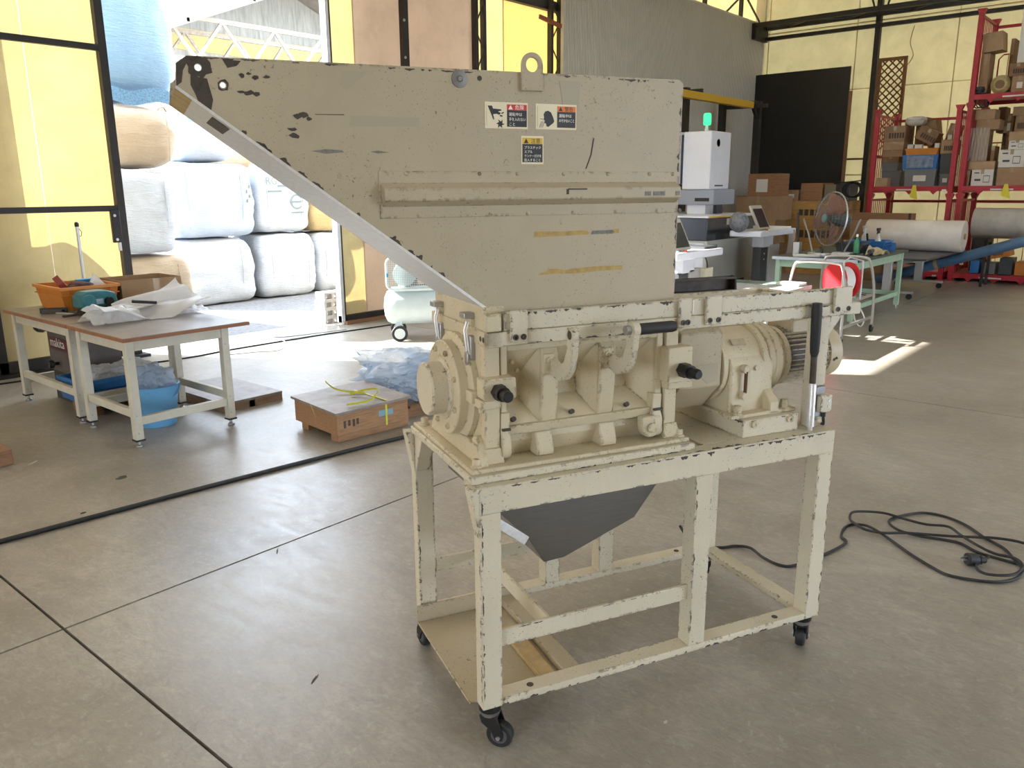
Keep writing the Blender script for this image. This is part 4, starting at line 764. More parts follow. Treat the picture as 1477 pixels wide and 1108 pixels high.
o = soft(.27, .25, .24, 2.3, 16, .45, 5, 2.6).build('plastic_bag', M_blfilm, loc=(2.60, 5.62, .20), smooth=50); tag(o, 'pale blue plastic bag stuffed in the bucket', 'bag')
o = B(0, .35, -.3, .3, 0, .10).build('wood_block', M_wood_sill, bevel=.004, loc=(1.245, 5.75, 0)); tag(o, 'red-brown timber block lying apart on the open floor', 'timber')
pl = thing('steel_pole', 'thin grey steel pole standing behind the workbench', 'pole', (2.93, 7.42, 0)); MB().cyl((0, 0, .02), (0, 0, 1.36), .013, n=12).build('tube', M_sil, pl); MB().lathe([(.016, 1.355), (.018, 1.36), (.018, 1.385), (.01, 1.395), (0, 1.396)], (0, 0, 0), (0, 0, 1), 12).build('end_cap', M_blk, pl); MB().lathe([(.12, 0), (.12, .012), (.02, .022), (.014, .06)], (0, 0, 0), (0, 0, 1), 20).build('foot', M_bolt, pl); MB().tube([(.014, 0, 1.34), (.03, -.01, 1.31), (.028, 0, 1.28), (.014, 0, 1.27)], .003, 5).build('hook_wire', M_bolt, pl)
# ---- things on the open floor
M_ply = pm('plywood', (.30, .20, .13), .75, nz=(7, .3), stretch=(1, 8, 8)); M_plyg = pm('grey_plywood_top', (.27, .235, .21), .5, nz=(8, .35)); M_pwood = pm('crate_wood', (.36, .20, .10), .75, nz=(9, .35), stretch=(1, 9, 9))
ps = thing('plywood_platform', 'low flat plywood platform on the floor behind the bench', 'platform', (3.06, 5.50, 0)); B(0, .52, 0, .86, .055, .075).build('deck_board', M_plyg, ps, bevel=.002)
for x in (0, .22, .47): B(x, x + .05, .005, .855, 0, .055).build('bearer', M_ply, ps)
B(.05, .47, .005, .02, 0, .055).build('edge_board', M_ply, ps)
wc = thing('wooden_crate', 'shallow lidded wooden crate strapped with yellow band', 'crate', (3.13, 4.20, 0), R(-6))
for y in (.03, .42): B(.02, .60, y, y + .09, 0, .055).build('skid', M_pwood, wc, bevel=.003)
for a in ((0, .58, 0, .016), (0, .58, .544, .56), (0, .016, .016, .544), (.564, .58, .016, .544)): B(*a, .055, .205).build('side_board', M_pwood, wc, bevel=.002)
B(.01, .57, .01, .55, .055, .065).build('base_board', M_pwood, wc)
lid = MB().obox((.29, .28, .222), (.615, .60, .018), (R(1.2), R(-1.2), 0)).build('lid', M_plyg, wc, bevel=.002); B(.33, .45, -.0015, 0, .125, .165).build('blue_tape', pm('blue_tape', (.20, .38, .48), .5), wc)
M_strap = pm('yellow_strap', (.62, .62, .05), .45)
sp = MB().box(.385, .40, -.004, -.001, .055, .215).box(.385, .40, -.004, .56, .2335, .2355).build('strap', M_strap, wc)
for k, pts in enumerate(([(-.02, .30, .22), (-.06, .22, .235), (-.075, .15, .18), (-.08, .12, .10), (-.085, .10, .03)], [(.12, .06, .24), (.28, .02, .25), (.40, .10, .29), (.36, .22, .27), (.28, .27, .245)], [(.39, .25, .24), (.30, .34, .25), (.24, .42, .27), (.22, .50, .31)])):
    q = smooth_pts(pts, 6); m = MB(); vs_ = []
    for p in q: vs_ += [p + Vector((0, 0, .008)), p + Vector((.004, .004, -.008))]
    m.add(vs_, [(2*i, 2*i + 1, 2*i + 3, 2*i + 2) for i in range(len(q) - 1)]); m.build('strap_tail', M_strap, wc, smooth=60)
# dark markings stencilled on the crate end
for k, x in enumerate((.05, .085, .12, .15)): B(x, x + .018, -.0012, 0, .10 + .01*(k % 2), .15).build('stencil_mark', M_bare, wc)
pa = thing('wooden_pallet', 'small red-brown wooden pallet under crumpled plastic film', 'pallet', (3.86, 4.30, 0), R(-8))
for y in (.02, .34, .66): B(0, .8, y, y + .08, 0, .07).build('bearer', M_wood_sill, pa)
for k in range(6): B(.01 + k*.135, .12 + k*.135, 0, .76, .07, .088).build('deck_board', M_wood_sill, pa)
bf_ = thing('plastic_film', 'crumpled pale blue clear plastic film heaped on wooden pallet', 'packaging', (4.32, 4.68, .10))
for s, (x, y, sx, sy, sz) in enumerate(((-.12, .1, .62, .55, .30), (.16, -.12, .6, .5, .26), (-.25, -.22, .4, .36, .18))): soft(sx, sy, sz, 2.2, 18, .55, 20 + s, 2.4).build('film_fold', M_blfilm, bf_, loc=(x, y, 0), smooth=40)
MB().grid(lambda u, v: (-.42 + .25*u + .06*sin(9*v), -.34 + .66*v, max(.0, .11 - .20*(1 - u)**1.4 + .03*sin(13*v + 5*u))), 12, 30).build('film_fold', M_blfilm, bf_, smooth=40)
# hose and cables on the floor
hp = smooth_pts([(-1.2, 4.40, .013), (.2, 4.29, .013), (1.118, 4.208, .013), (2.147, 4.117, .013), (3.0, 4.02, .013), (3.547, 3.94, .013), (4.6, 3.70, .013), (6.0, 3.55, .013)], 10)
o = MB().tube(hp, .013, 8).build('air_hose', M_rub); tag(o, 'long black hose running across the concrete floor', 'hose')
cab = [(1.9, 7.95), (3.3, 7.75), *[tuple(PZ(*q).xy) for q in ((272, 517), (330, 506), (408, 493), (470, 483), (553, 471))], (7.4, 7.6)]
o = MB().tube(smooth_pts([(x, y, .008) for x, y in cab], 8), .008, 6).build('power_cable', M_blk); tag(o, 'thin black cable along the doorway', 'cable')
cab = [tuple(PZ(*q).xy) for q in ((330, 515), (370, 511), (400, 509), (413, 502), (409, 494), (395, 490), (420, 488), (500, 478))]
o = MB().tube(smooth_pts([(x, y, .022) for x, y in cab], 8), .006, 6).build('power_cable', pm('grey_cable', (.30, .30, .30), .5)); tag(o, 'thin grey cable looping beside the doorway', 'cable')
# ---- air compressor by the right-hand door
M_cmp = pm('pale_blue_enamel', (.62, .72, .73), .35, nz=(6, .08)); AR = R(-40)
ac = thing('air_compressor', 'pale blue air compressor with wheeled tank and mesh belt guard', 'compressor', (5.93, 6.90, 0), AR)
MB().lathe([(0, -.04), (.10, -.03), (.17, 0), (.195, .05), (.20, .10), (.20, 1.05), (.195, 1.10), (.17, 1.15), (.10, 1.18), (0, 1.19)], (0, 0, .37), (1, 0, 0), 36).build('air_tank', M_cmp, ac)
for x, y in ((.12, -.19), (.12, .19)):
    w_ = MB().lathe([(.03, -.02), (.085, -.02), (.09, -.012), (.09, .012), (.085, .02), (.03, .02)], (x, y, .09), (0, 1, 0), 28).build('wheel', M_rub, ac); MB().lathe([(0, -.022), (.06, -.022), (.06, .022), (0, .022)], (x, y, .09), (0, 1, 0), 20).build('wheel_disc', M_cmp, w_)
    B(x - .03, x + .03, y*.62 - .01, y*.62 + .01, .07, .24).build('axle_bracket', M_cmp, ac)
MB().cyl((.12, -.19, .09), (.12, .19, .09), .012, n=10).build('axle', M_zinc, ac); MB().cyl((.85, 0, 0), (.85, 0, .2), .025, n=10).build('stand_leg', M_cmp, ac)
B(.05, 1.0, -.16, .16, .555, .575).build('deck', M_cmp, ac, bevel=.003)
gy = -.17; gp = rrect(0, .98, .58, .92, .06, 5)
MB().tube([(x, gy, z) for x, z in gp], .012, 8, True).build('guard_rim', M_cmp, ac)
gm = MB()
for k in range(1, 49): gm.box(k*.02 - .0022, k*.02 + .0022, gy - .002, gy + .002, .585, .915)
for k in range(1, 17): gm.box(.01, .97, gy - .002, gy + .002, .58 + k*.02 - .0022, .58 + k*.02 + .0022)
gm.build('guard_mesh', M_cmp, ac)
fw = MB(); fw.lathe([(.115, -.012), (.13, -.015), (.13, .015), (.115, .012), (.115, -.012)], (.20, gy + .05, .74), (0, 1, 0), 28); fw.lathe([(0, -.015), (.03, -.015), (.03, .015), (0, .015)], (.20, gy + .05, .74), (0, 1, 0), 14)
for k in range(5): a = 2*pi*k/5; fw.bar((.20, gy + .05, .74), (.20 + .12*cos(a), gy + .05, .74 + .12*sin(a)), .02)
fw.build('flywheel', pm('grey_casting', (.40, .44, .45), .5), ac); MB().cyl((.72, gy + .03, .70), (.72, gy + .07, .70), .07, n=24).build('motor_pulley', pm('grey_casting', (.40, .44, .45), .5), ac)
MB().tube([(.20, gy + .05, .872), (.72, gy + .05, .772), (.79, gy + .05, .70), (.72, gy + .05, .628), (.20, gy + .05, .608)], .01, 6).build('belt', M_rub, ac)
pu = MB().cyl((.20, 0, .575), (.20, 0, .72), .07, n=20).build('pump_block', pm('grey_casting', (.40, .44, .45), .5), ac); cy_ = MB()
for k in range(6): cy_.box(.11, .29, -.06, .06, .73 + k*.022, .74 + k*.022)
cy_.build('cylinder_fins', pm('grey_casting', (.40, .44, .45), .5), pu); MB().cyl((.55, 0, .67), (.90, 0, .67), .09, n=24).build('electric_motor', M_cmp, ac)
B(.0, .02, gy - .03, gy + .01, .72, .76).build('blue_tag', pm('bright_blue_bag', (.03, .30, .62), .4), ac)
MB().tube([(1.0, -.14, .58), (1.12, -.14, .75), (1.12, .14, .75), (1.0, .14, .58)], .012, 8).build('push_handle', M_cmp, ac)
# ================================================================== far right-hand side of the hall
M_edm = pm('white_machine_enamel', (.70, .73, .80), .35, nz=(5, .04)); M_edm2 = pm('grey_machine_enamel', (.42, .42, .40), .4, nz=(5, .05)); M_smoke = pm('smoked_acrylic', (.03, .035, .045), .12); M_char = pm('charcoal_paint', (.05, .055, .065), .4)
def PYx(px, py, y): return PY(px, py, y)
# ---- tall white machine tool
em = thing('machine_tool', 'tall white machine tool with smoked window and green signal lamp', 'machine', (0, 0, 0))
ex0, ex1, ey0, ey1 = PY(1020, 350, 5.2).x, PY(1096, 350, 5.2).x, 5.2, 6.7
B(ex0, ex1 - .35, ey0 + .02, ey1, .05, .30).build('plinth', M_edm2, em, bevel=.01); B(ex0, ex1, ey0, ey1, .33, .93).build('lower_cabinet', M_edm2, em, bevel=.012)
B(ex0 - .006, ex0, ey0 + .05, ey1 - .05, .36, .90).build('cabinet_side', M_edm, em); B(ex0 + .04, ex1 - .02, ey0 + .03, ey1 - .03, .93, 1.24).build('window_band', M_smoke, em, bevel=.01); B(ex0, ex1, ey0, ey1, 1.24, 1.265).build('top_trim', M_edm, em, bevel=.004)
B(ex0 + .02, ex0 + .7, ey0 - .004, ey0, 1.24, 1.262).build('yellow_trim', pm('yellow_trim', (.70, .45, .08), .5), em); B(ex0 + .62, ex0 + .80, ey0 + .027, ey0 + .03, 1.13, 1.22).build('notice', pm('notice_paper', (.60, .57, .48), .7), em)
B(ex0 + .1, ex1 - .5, ey0 - .003, ey0 + .002, .30, .335).build('panel_gap', M_bolt, em); B(ex0 + .12, ex0 + .3, ey0 - .003, ey0, .85, .872).build('badge', M_char, em)
hx = 11.0; hx1 = PY(1053, 230, 5.6).x
B(hx, hx1, 5.60, 6.05, 1.62, 2.44).build('head_cabinet', M_edm, em, bevel=.015); B(hx - .10, hx1 - .1, 6.09, 7.2, 1.70, 2.44).build('head_cabinet', M_edm, em, bevel=.015)
B(hx + .02, hx1 - .1, 6.0, 6.1, 1.7, 2.40).build('seam_gap', M_char, em); B(hx + .05, hx1 + .12, 5.55, 6.4, 1.40, 1.62).build('head_lower', pm('blue_grey_enamel', (.30, .33, .40), .4), em, bevel=.01); B(hx + .045, hx + .05, 5.62, 5.85, 1.45, 1.50).build('vent_slot', M_bolt, em)
B(hx + .1, hx + .35, 5.7, 6.0, 1.26, 1.42).build('column', M_edm, em); B(hx + .35, hx + .55, 5.65, 6.0, 1.26, 1.45).build('column_cover', M_char, em)
B(hx + .16, hx + .42, 5.597, 5.60, 1.665, 1.685).build('badge', M_char, em)
MB().lathe([(0, -.002), (.055, -.002), (.055, 0)], (hx + .22, 5.60, 2.28), (0, -1, 0), 20).build('round_badge', M_char, em)
def lamp_mat(name, c, st): t = NT(name); t.col(c); t.b.inputs['Emission Color'].default_value = (*c, 1); t.b.inputs['Emission Strength'].default_value = st; return t.m
sl_ = MB().lathe([(.03, 0), (.03, .04), (.022, .06), (.022, .11)], (hx + .32, 5.85, 2.44), (0, 0, 1), 16).build('lamp_base', M_edm, em); MB().lathe([(.045, .10), (.055, .12), (.055, .25), (.04, .27), (0, .27)], (hx + .32, 5.85, 2.44), (0, 0, 1), 16).build('signal_lamp', lamp_mat('green_lamp', (.02, .55, .14), 1.2), em)
# ---- black gantry with yellow rail behind it
ga = thing('jib_gantry', 'black steel gantry carrying a yellow rail above the machine tool', 'gantry', (0, 0, 0)); YG = 7.2
g0, g1 = PY(986, 200, YG), PY(1091, 200, YG)
for p in (g0, g1, PY(1040, 200, YG + .6)): B(p.x - .06, p.x + .06, YG - .06 + (.6 if p is not g0 and p is not g1 else 0), YG + .06 + (.6 if p is not g0 and p is not g1 else 0), 0, 3.32).build('post', M_dark, ga)
B(g0.x, g1.x + .06, YG - .05, YG + .05, 3.24, 3.32).build('top_beam', M_dark, ga) if 0 else None
a, b = PY(975, 137, YG - .3), PY(1083, 157, YG - .3); B(a.x - 1.0, b.x, YG - .36, YG - .24, 3.09, 3.21).build('yellow_rail', pm('yellow_rail_paint', (.60, .36, .02), .45), ga, bevel=.006)
MB().bar((g1.x, YG, 3.28), (g1.x - .9, YG - .0, 3.22), .08).bar((g1.x, YG, 2.95), (g1.x - .3, YG, 3.25), .06).build('bracket', M_dark, ga); MB().bar((PY(1040, 200, YG + .6).x, YG + .6, 3.2), (PY(1040, 200, YG + .6).x + .1, YG - .3, 3.2), .07).build('bracket', M_dark, ga); MB().bar((g0.x, YG, 3.25), (g0.x + .05, YG - .3, 3.25), .07).build('bracket', M_dark, ga)
# ---- control pedestals with tilted screens
def pedestal(label, px0, px1, pyd, y, dz, extra):
    a = PY(px0, pyd, y); b = PY(px1, pyd, y); x0, x1, h = a.x, b.x, a.z
    p = thing('control_pedestal', label, 'control panel', (x0, y, 0)); w = x1 - x0
    B(w*.15, w*.85, .08, .42, 0, .05).build('base', M_edm2, p, bevel=.008); B(w*.36, w*.56, .18, .30, .05, h - .25).build('column', M_char, p, bevel=.006); B(w*.56, w*.86, .16, .34, .05, h - .22).build('column_cover', M_edm2, p, bevel=.006)
    B(w*.40, w*.66, .16, .34, h - .25, h - .08).build('neck', M_edm, p, bevel=.006); B(0, w, 0, .46, h - .08, h).build('desk', M_edm, p, bevel=.012)
    M_bh = pm('beige_housing', (.50, .48, .40), .5); s = MB().obox((w*.30, .20, h + .17), (.36, .035, .36), (R(-26), 0, 0)).build('screen_housing', M_bh, p, bevel=.008)
    MB().obox((w*.30, .18, h + .165), (.30, .012, .28), (R(-26), 0, 0)).build('screen', M_smoke, s); B(w*.30 - .05, w*.30 + .05, .16, .26, h, h + .06).build('screen_foot', M_bh, s)
    B(w*.68, w*.97, .06, .40, h, h + .025).build('keyboard', M_char if extra == 1 else M_white, p, bevel=.003); MB().cyl((w*.22, .04, h), (w*.22, .04, h + .02), .02, n=12).build('stop_button', pm('red_button', (.6, .05, .03), .4), p)
    for z in (h - .34, h - .42): MB().cyl((w*.46, .18, z), (w*.46, .175, z), .012, n=10).build('column_bolt', M_white, p)
    if extra == 1: B(w*.78, w*.98, .10, .16, h - .50, h - .22).build('hanging_remote', pm('cream_remote', (.62, .58, .42), .5), p, bevel=.006); MB().tube(smooth_pts([(w*.8, .12, h - .08), (w*.82, .1, h - .15), (w*.88, .12, h - .23)], 5), .008, 6).build('remote_cable', M_blk, p)
    else:
        MB().grid(lambda u, v: (w*.80 + .25*u + .04*sin(5*v), .02 + .03*sin(7*u), h - .02 - .5*v*(1 - .35*u)), 10, 12).build('hanging_cloth', pm('dull_pink_cloth', (.38, .31, .28), .9), p, smooth=60)
        MB().sphere((w*-.05, .30, h + .12), .14, 14, 10, (.7, 1, 1)).build('coiled_cable', pm('grey_cable_coil', (.16, .17, .19), .5, nz=(25, .7)), p)
    return p
pedestal('control pedestal with tilted screen beside the perforated sheet', 978, 1043, 366, 4.1, 0, 1)
pedestal('control pedestal with hanging cloth in front of wooden crates', 1098, 1148, 334, 4.6, 0, 2)
# ---- boxes: px rectangle on a plane of constant X
M_wht = pm('white_carton', (.66, .64, .58), .75, nz=(6, .1)); M_tagy = pm('yellow_tag', (.72, .62, .05), .6); M_clearw = film('clear_wrap', (.75, .73, .68), .3, .15, .38, 40)
M_pap = pm('label_paper', (.70, .68, .62), .7)
cmesh = {}
def rx(r, x):
    a = PX(r[0], r[3], x); b = PX(r[2], r[1], x); return min(a.y, b.y), max(a.y, b.y), min(a.z, b.z), max(a.z, b.z)
def carton(label, y0, y1, z0, h, x, dp, m, name='carton', cat='box', tilt=0, lab=None, tape=True, group=None, rz=0):
    c = thing(name, label, cat, (x + dp/2, (y0 + y1)/2, z0), rz, group); c.rotation_euler = (tilt, 0, rz); w = y1 - y0
    B(-dp/2, dp/2, -w/2, w/2, 0, h).build('carton_body', m, c, bevel=.004)
    if tape: MB().box(-dp/2 - .0015, -dp/2, -.025, .025, h*.72, h).box(-dp/2, dp/2, -.025, .025, h, h + .0015).build('tape_strip', M_tapec, c)
    MB().box(-dp/2 - .002, -dp/2, -w/2 + .004, w/2 - .004, h - .010, h - .006).build('flap_gap', M_card3, c)
    if lab == 'paper': B(-dp/2 - .003, -dp/2, -w*.22, w*.16, h*.25, h*.62).build('paper_label', M_pap, c)
    if lab == 'print':
        B(-dp/2 - .003, -dp/2, -w*.36, -w*.06, h*.2, h*.62).build('print_frame', M_char, c); B(-dp/2 - .004, -dp/2, -w*.34, -w*.08, h*.24, h*.58).build('print_field', m, c); B(-dp/2 - .003, -dp/2, w*.06, w*.34, h*.3, h*.42).build('print_line', M_char, c); B(-dp/2 - .003, -dp/2, w*.15, w*.38, h*.75, h*.82).build('print_line', M_char, c)
    if lab == 'text':
        for k in range(6): B(-dp/2 - .003, -dp/2, w*(.22 - .13*k) - w*.045, w*(.22 - .13*k) + w*.045, h*.2, h*.55).build('stencil_mark', M_bare, c)
    return c
# ---- wooden crates and cartons in front of the black board
M_crw = pm('red_brown_wood', (.32, .16, .08), .75, nz=(8, .3), stretch=(8, 1, 8)); M_yw = pm('ochre_wood', (.44, .25, .08), .75, nz=(8, .3), stretch=(8, 1, 8)); M_khk = pm('khaki_box', (.20, .17, .11), .7)
X1 = 15.6
def slat_crate(label, y0, y1, z0, h, x, dp, m, ns, lab=None, band=None):
    c = thing('wooden_crate', label, 'crate', (x + dp/2, (y0 + y1)/2, z0)); w = y1 - y0
    B(-dp/2 + .012, dp/2, -w/2 + .012, w/2 - .012, 0, h).build('crate_core', M_card3, c)
    for k in range(ns): z = h*k/ns; B(-dp/2, -dp/2 + .012, -w/2, w/2, z + .004, z + h/ns - .004).build('slat', m, c); B(-dp/2 + .012, dp/2, -w/2, -w/2 + .012, z + .004, z + h/ns - .004).build('slat', m, c)
    if lab == 'paper': B(-dp/2 - .003, -dp/2, -w*.15, w*.22, h*.18, h*.75).build('paper_label', M_pap, c)
    if lab == 'text':
        for k in range(7): B(-dp/2 - .003, -dp/2, w*(.12 - .085*k) - w*.03, w*(.12 - .085*k) + w*.03, h*.22, h*.55).build('stencil_mark', M_bare, c)
    if band: 
        for y in (-w*.38, w*.35): B(-dp/2 - .004, -dp/2, y - .012, y + .012, 0, h).build('strap', pm('amber_strap', (.55, .33, .05), .5), c)
    return c
def stackX(items, x):                                 # px rects from the bottom up; heights taken from the pixels, bases put on each other
    z = 0
    for fn, lab_, r, kw in items:
        y0, y1, za, zb = rx(r, x); h = zb - za if za > .02 or z > 0 else zb; h = max(h, .05); fn(lab_, y0, y1, z, (zb - z) if kw.pop('snap', True) else h, x, kw.pop('dp', .8), kw.pop('m'), **kw); z = max(z, zb)
C_ = carton; S_ = slat_crate
stackX([(C_, 'film-wrapped brown carton on the floor beside control pedestals', (1062, 352, 1118, 400), dict(m=M_card3, dp=.56)), (C_, 'brown carton in the middle of the stack below the labelled crate', (1062, 318, 1118, 352), dict(m=M_card, dp=.56)), (C_, 'wide brown carton with hand holes under the labelled crate', (1060, 283, 1127, 318), dict(m=M_card, dp=.56)), (S_, 'reddish wooden crate with white paper label on brown cartons', (1078, 250, 1124, 282), dict(m=M_crw, dp=.5, ns=4, lab='paper'))], 15.0)
stackX([(S_, 'ochre wooden crate at the bottom of the stencilled stack', (1122, 352, 1216, 402), dict(m=M_yw, dp=1.0, ns=4)), (S_, 'ochre wooden crate with stencilled marks, lower one', (1121, 318, 1216, 350), dict(m=M_yw, dp=1.0, ns=3, lab='text', band=1)), (S_, 'ochre strapped wooden crate with stencilled marks, upper one', (1120, 290, 1216, 316), dict(m=M_yw, dp=1.0, ns=2, lab='text', band=1))], X1)
zt_ = rx((1120, 290, 1216, 316), X1)[3]
def on_top(fn, lab_, r, x, m, dp, **kw): y0, y1, za, zb = rx(r, x); return fn(lab_, y0, y1, zt_ + .001, zb - zt_, x, dp, m, **kw)
on_top(C_, 'brown carton with small white label on the stencilled crates', (1130, 274, 1152, 290), X1 + .05, M_card, .5, lab='paper', tape=False); on_top(S_, 'small two-slat reddish wooden box on the stencilled crates', (1154, 264, 1187, 290), X1 + .05, M_crw, .6, ns=2); on_top(C_, 'khaki box beside the welding unit', (1188, 266, 1206, 290), X1 + .05, M_khk, .5, tape=False)
y0, y1, za, zb = rx((1208, 262, 1226, 290), X1)
wu = thing('welding_unit', 'dark equipment box with coiled black cables on wooden crates', 'equipment', (X1 + .2, (y0 + y1)/2, zt_)); B(-.15, .3, -(y1 - y0)/2, (y1 - y0)/2, 0, zb - zt_).build('unit_case', M_char, wu, bevel=.01)
for k in range(3): MB().tube([(-.17, -.12 + .16*cos(a) - .03*k, .20 + .13*sin(a)) for a in [2*pi*i/16 for i in range(16)]], .013, 6, True).build('cable_coil', M_rub, wu)
MB().bar((-.16, .2, zb - zt_ - .03), (-.16, -.32, zb - zt_ + .02), .02).build('torch_lead', M_bolt, wu)
# ---- black board, lattice
bk_ = thing('black_board', 'large matte black board standing against the yellow wall', 'board', (17.72, 7.03, 0)); B(0, .03, -1.02, 1.02, .9, 4.03).build('board', pm('matte_black_board', (.012, .012, .013), .45, nz=(2, .5)), bk_); B(0, .03, -1.02, 1.02, 0, .895).build('board', pm('matte_black_board', (.012, .012, .013), .45, nz=(2, .5)), bk_); B(-.02, .05, -1.075, -1.025, 0, 3.55).build('edge_batten', M_wood_sill, bk_)
lt = thing('lattice_panel', 'brown wooden diagonal lattice panel leaning on the yellow wall', 'lattice', (17.72, 5.22, 0)); M_lat = pm('lattice_wood', (.22, .10, .04), .7, nz=(10, .3))
for y in (-.27, .21): B(0, .06, y, y + .06, 0, 4.12).build('stile', M_lat, lt)
for z in (2.2, 4.06): B(0, .06, -.21, .21, z, z + .06).build('rail', M_lat, lt)
for sgn in (1, -1):
    z = 2.26
    while z < 4.0:
        dz = .42 if z + .42 < 4.06 else 4.06 - z; MB().bar((.02 + .012*sgn, -.21*sgn, z), (.02 + .012*sgn, (-.21 + dz)*sgn, z + dz), .012, .026).build('lattice_strip', M_lat, lt); z += .14
# ---- red stacking racks
M_redp = pm('red_rack_paint', (.42, .02, .035), .45, nz=(8, .2)); RX0, RX1 = 16.0, 17.25
def rack(label, y0, y1, z0, ht, group='red stacking racks'):
    r = thing('stacking_rack', label, 'rack', (0, 0, z0), 0, group); pw_ = .08
    for x in (RX0, RX1 - pw_):
        for y in (y0, y1 - pw_):
            p = B(x, x + pw_, y, y + pw_, .02, ht).build('post', M_redp, r, bevel=.004); MB().prism([(y - .02, ht - .02), (y + pw_ + .02, ht - .02), (y + pw_ - .005, ht + .05), (y + .005, ht + .05)] if 0 else [(y - .03, ht), (y + pw_ + .03, ht), (y + pw_, ht - .07), (y, ht - .07)], 'x', x - .01, x + pw_ + .01).build('stacking_cup', M_redp, p)
            B(x - .02, x + pw_ + .02, y - .02, y + pw_ + .02, 0, .02).build('foot_plate', M_redp, p)
    for x in (RX0, RX1 - .06): B(x, x + .06, y0 + pw_, y1 - pw_, .06, .145).build('deck_beam', M_redp, r, bevel=.004)
    for y in (y0 + .01, y1 - .07): B(RX0 + pw_, RX1 - pw_, y, y + .06, .03, .145).build('deck_beam', M_redp, r)
    B(RX0 + .06, RX1 - .06, y0 + .07, y1 - .07, .12, .14).build('deck', M_redp, r)
    for k in range(3): MB().prism([(y0 + .25 + k*.4, .06), (y0 + .37 + k*.4, .06), (y0 + .31 + k*.4, 0)], 'x', RX0 + .01, RX0 + .03).build('beam_gusset', M_redp, r)
    B(RX0 - .003, RX0, (y0 + y1)/2 - .12, (y0 + y1)/2 + .22, .075, .098).build('name_strip', M_pap, r); B(RX0 - .003, RX0, y0 + .1, y0 + .17, .06, .09).build('name_strip', M_pap, r)
    for y in (y0 + .02, y1 - .06):                    # side grilles
        B(RX0 + pw_, RX1 - pw_, y, y + .035, ht - .12, ht - .08).build('side_rail', M_redp, r)
        for k in range(9): x = RX0 + pw_ + .06 + k*.115; B(x, x + .014, y + .008, y + .022, .145, ht - .12).build('grille_bar', M_redp, r)
    B(RX1 - .05, RX1 - .02, y0 + pw_, y1 - pw_, ht - .16, ht - .11).build('back_rail', M_redp, r)
    MB().tube([(RX1 - .04, y0 + .15, .145), (RX1 - .04, y0 + .15, ht*.55), (RX1 - .04, y0 + .22, ht*.6), (RX1 - .04, y1 - .22, ht*.6), (RX1 - .04, y1 - .15, ht*.55), (RX1 - .04, y1 - .15, .145)], .012, 6).build('back_guard', M_redp, r)
    for k in range(5): y = y0 + .3 + k*(y1 - y0 - .6)/4; B(RX1 - .045, RX1 - .035, y, y + .012, .145, ht*.59).build('grille_bar', M_redp, r)
    return r
HT = 1.50
rack('floor-level red rack under the rack with blue and orange crates', 3.50, 4.92, 0, HT); rack('red rack holding blue and orange crates, stacked beside the lattice panel', 3.50, 4.92, HT, HT); rack('floor-level red rack with an orange tool case and blue tube', 1.98, 3.42, 0, HT); rack('middle red rack holding white printed cartons', 1.98, 3.42, HT, HT); rack('topmost red rack holding a tilted carton and a round bundle', 1.98, 3.42, 2*HT, HT)
for y0 in (.48,): rack('floor-level red rack next to the tool case rack', y0, y0 + 1.44, 0, HT); rack('upper red rack next to the white printed cartons', y0, y0 + 1.44, HT, HT)
zz = lambda x, y: (1220 + x/5.747, 120 + y/5.747)
def zr(x0, y0, x1, y1): a = zz(x0, y0); b = zz(x1, y1); return (a[0], a[1], b[0], b[1])
D2 = HT + .1455
def fit_rack(y0, y1, x):                              # keep the goods between the rack's posts
    lo, hi = (3.58, 4.83) if (y0 + y1)/2 > 3.46 else (2.06, 3.33)
    return max(y0, lo), min(y1, hi)
def rackbox(label, r, x, m, z=None, h=None, **kw):
    y0, y1, za, zb = rx(r, x); base = za if z is None else z
    y0, y1 = fit_rack(y0, y1, x)
    if y1 < 3.43 and HT < base < 2*HT:                 # stays under the deck above
        zb = min(zb, 2*HT - .02)
        if zb - base < .08: return zb
    carton(label, y0 + .004, y1 - .004, base, (zb - base) if h is None else h, x, kw.pop('dp', .4), m, **kw); return zb
def tote(label, r, x, m, z, dp=.40, lab=False, cat='crate'):
    y0, y1, za, zb = rx(r, x); y0, y1 = fit_rack(y0, y1, x); c = crate('plastic_tote', label, cat, dp, y1 - y0 - .01, zb - z, m, (x + dp/2, (y0 + y1)/2, z), 0, None, 3, .006, .012)
    if lab: B(-dp/2 - .012, -dp/2 - .002, -(y1 - y0)*.2, (y1 - y0)*.2, (zb - z)*.3, (zb - z)*.65).build('paper_label', M_pap, c)
    return zb
M_gry = pm('grey_tote', (.17, .18, .19), .5); M_dgry = pm('dark_grey_tote', (.06, .07, .08), .5)
xf = 16.14
t = rackbox('small pale carton at the rack corner below the grey tote', zr(205, 785, 350, 845), xf, M_card2, D2, dp=.2)
t2_ = tote('grey tote behind the small pale carton', zr(222, 725, 462, 830), xf + .24, M_gry, D2); t3 = tote('shallow grey tote under the column of brown cartons', zr(225, 660, 440, 725), xf + .2, M_gry, t2_ + .001)
t4 = rackbox('dark brown carton resting in the shallow grey tote', zr(275, 610, 445, 662), xf + .2, M_card3, t3 + .001); t5 = rackbox('brown carton second above the shallow grey tote', zr(270, 550, 475, 615), xf + .2, M_card, t4 + .001); t6 = rackbox('pale brown carton third above the shallow grey tote', zr(265, 480, 485, 555), xf + .2, M_card2, t5 + .001); t7 = rackbox('large brown carton with red print at the top of the column', zr(278, 350, 498, 482), xf + .2, M_card, t6 + .001, lab='text')
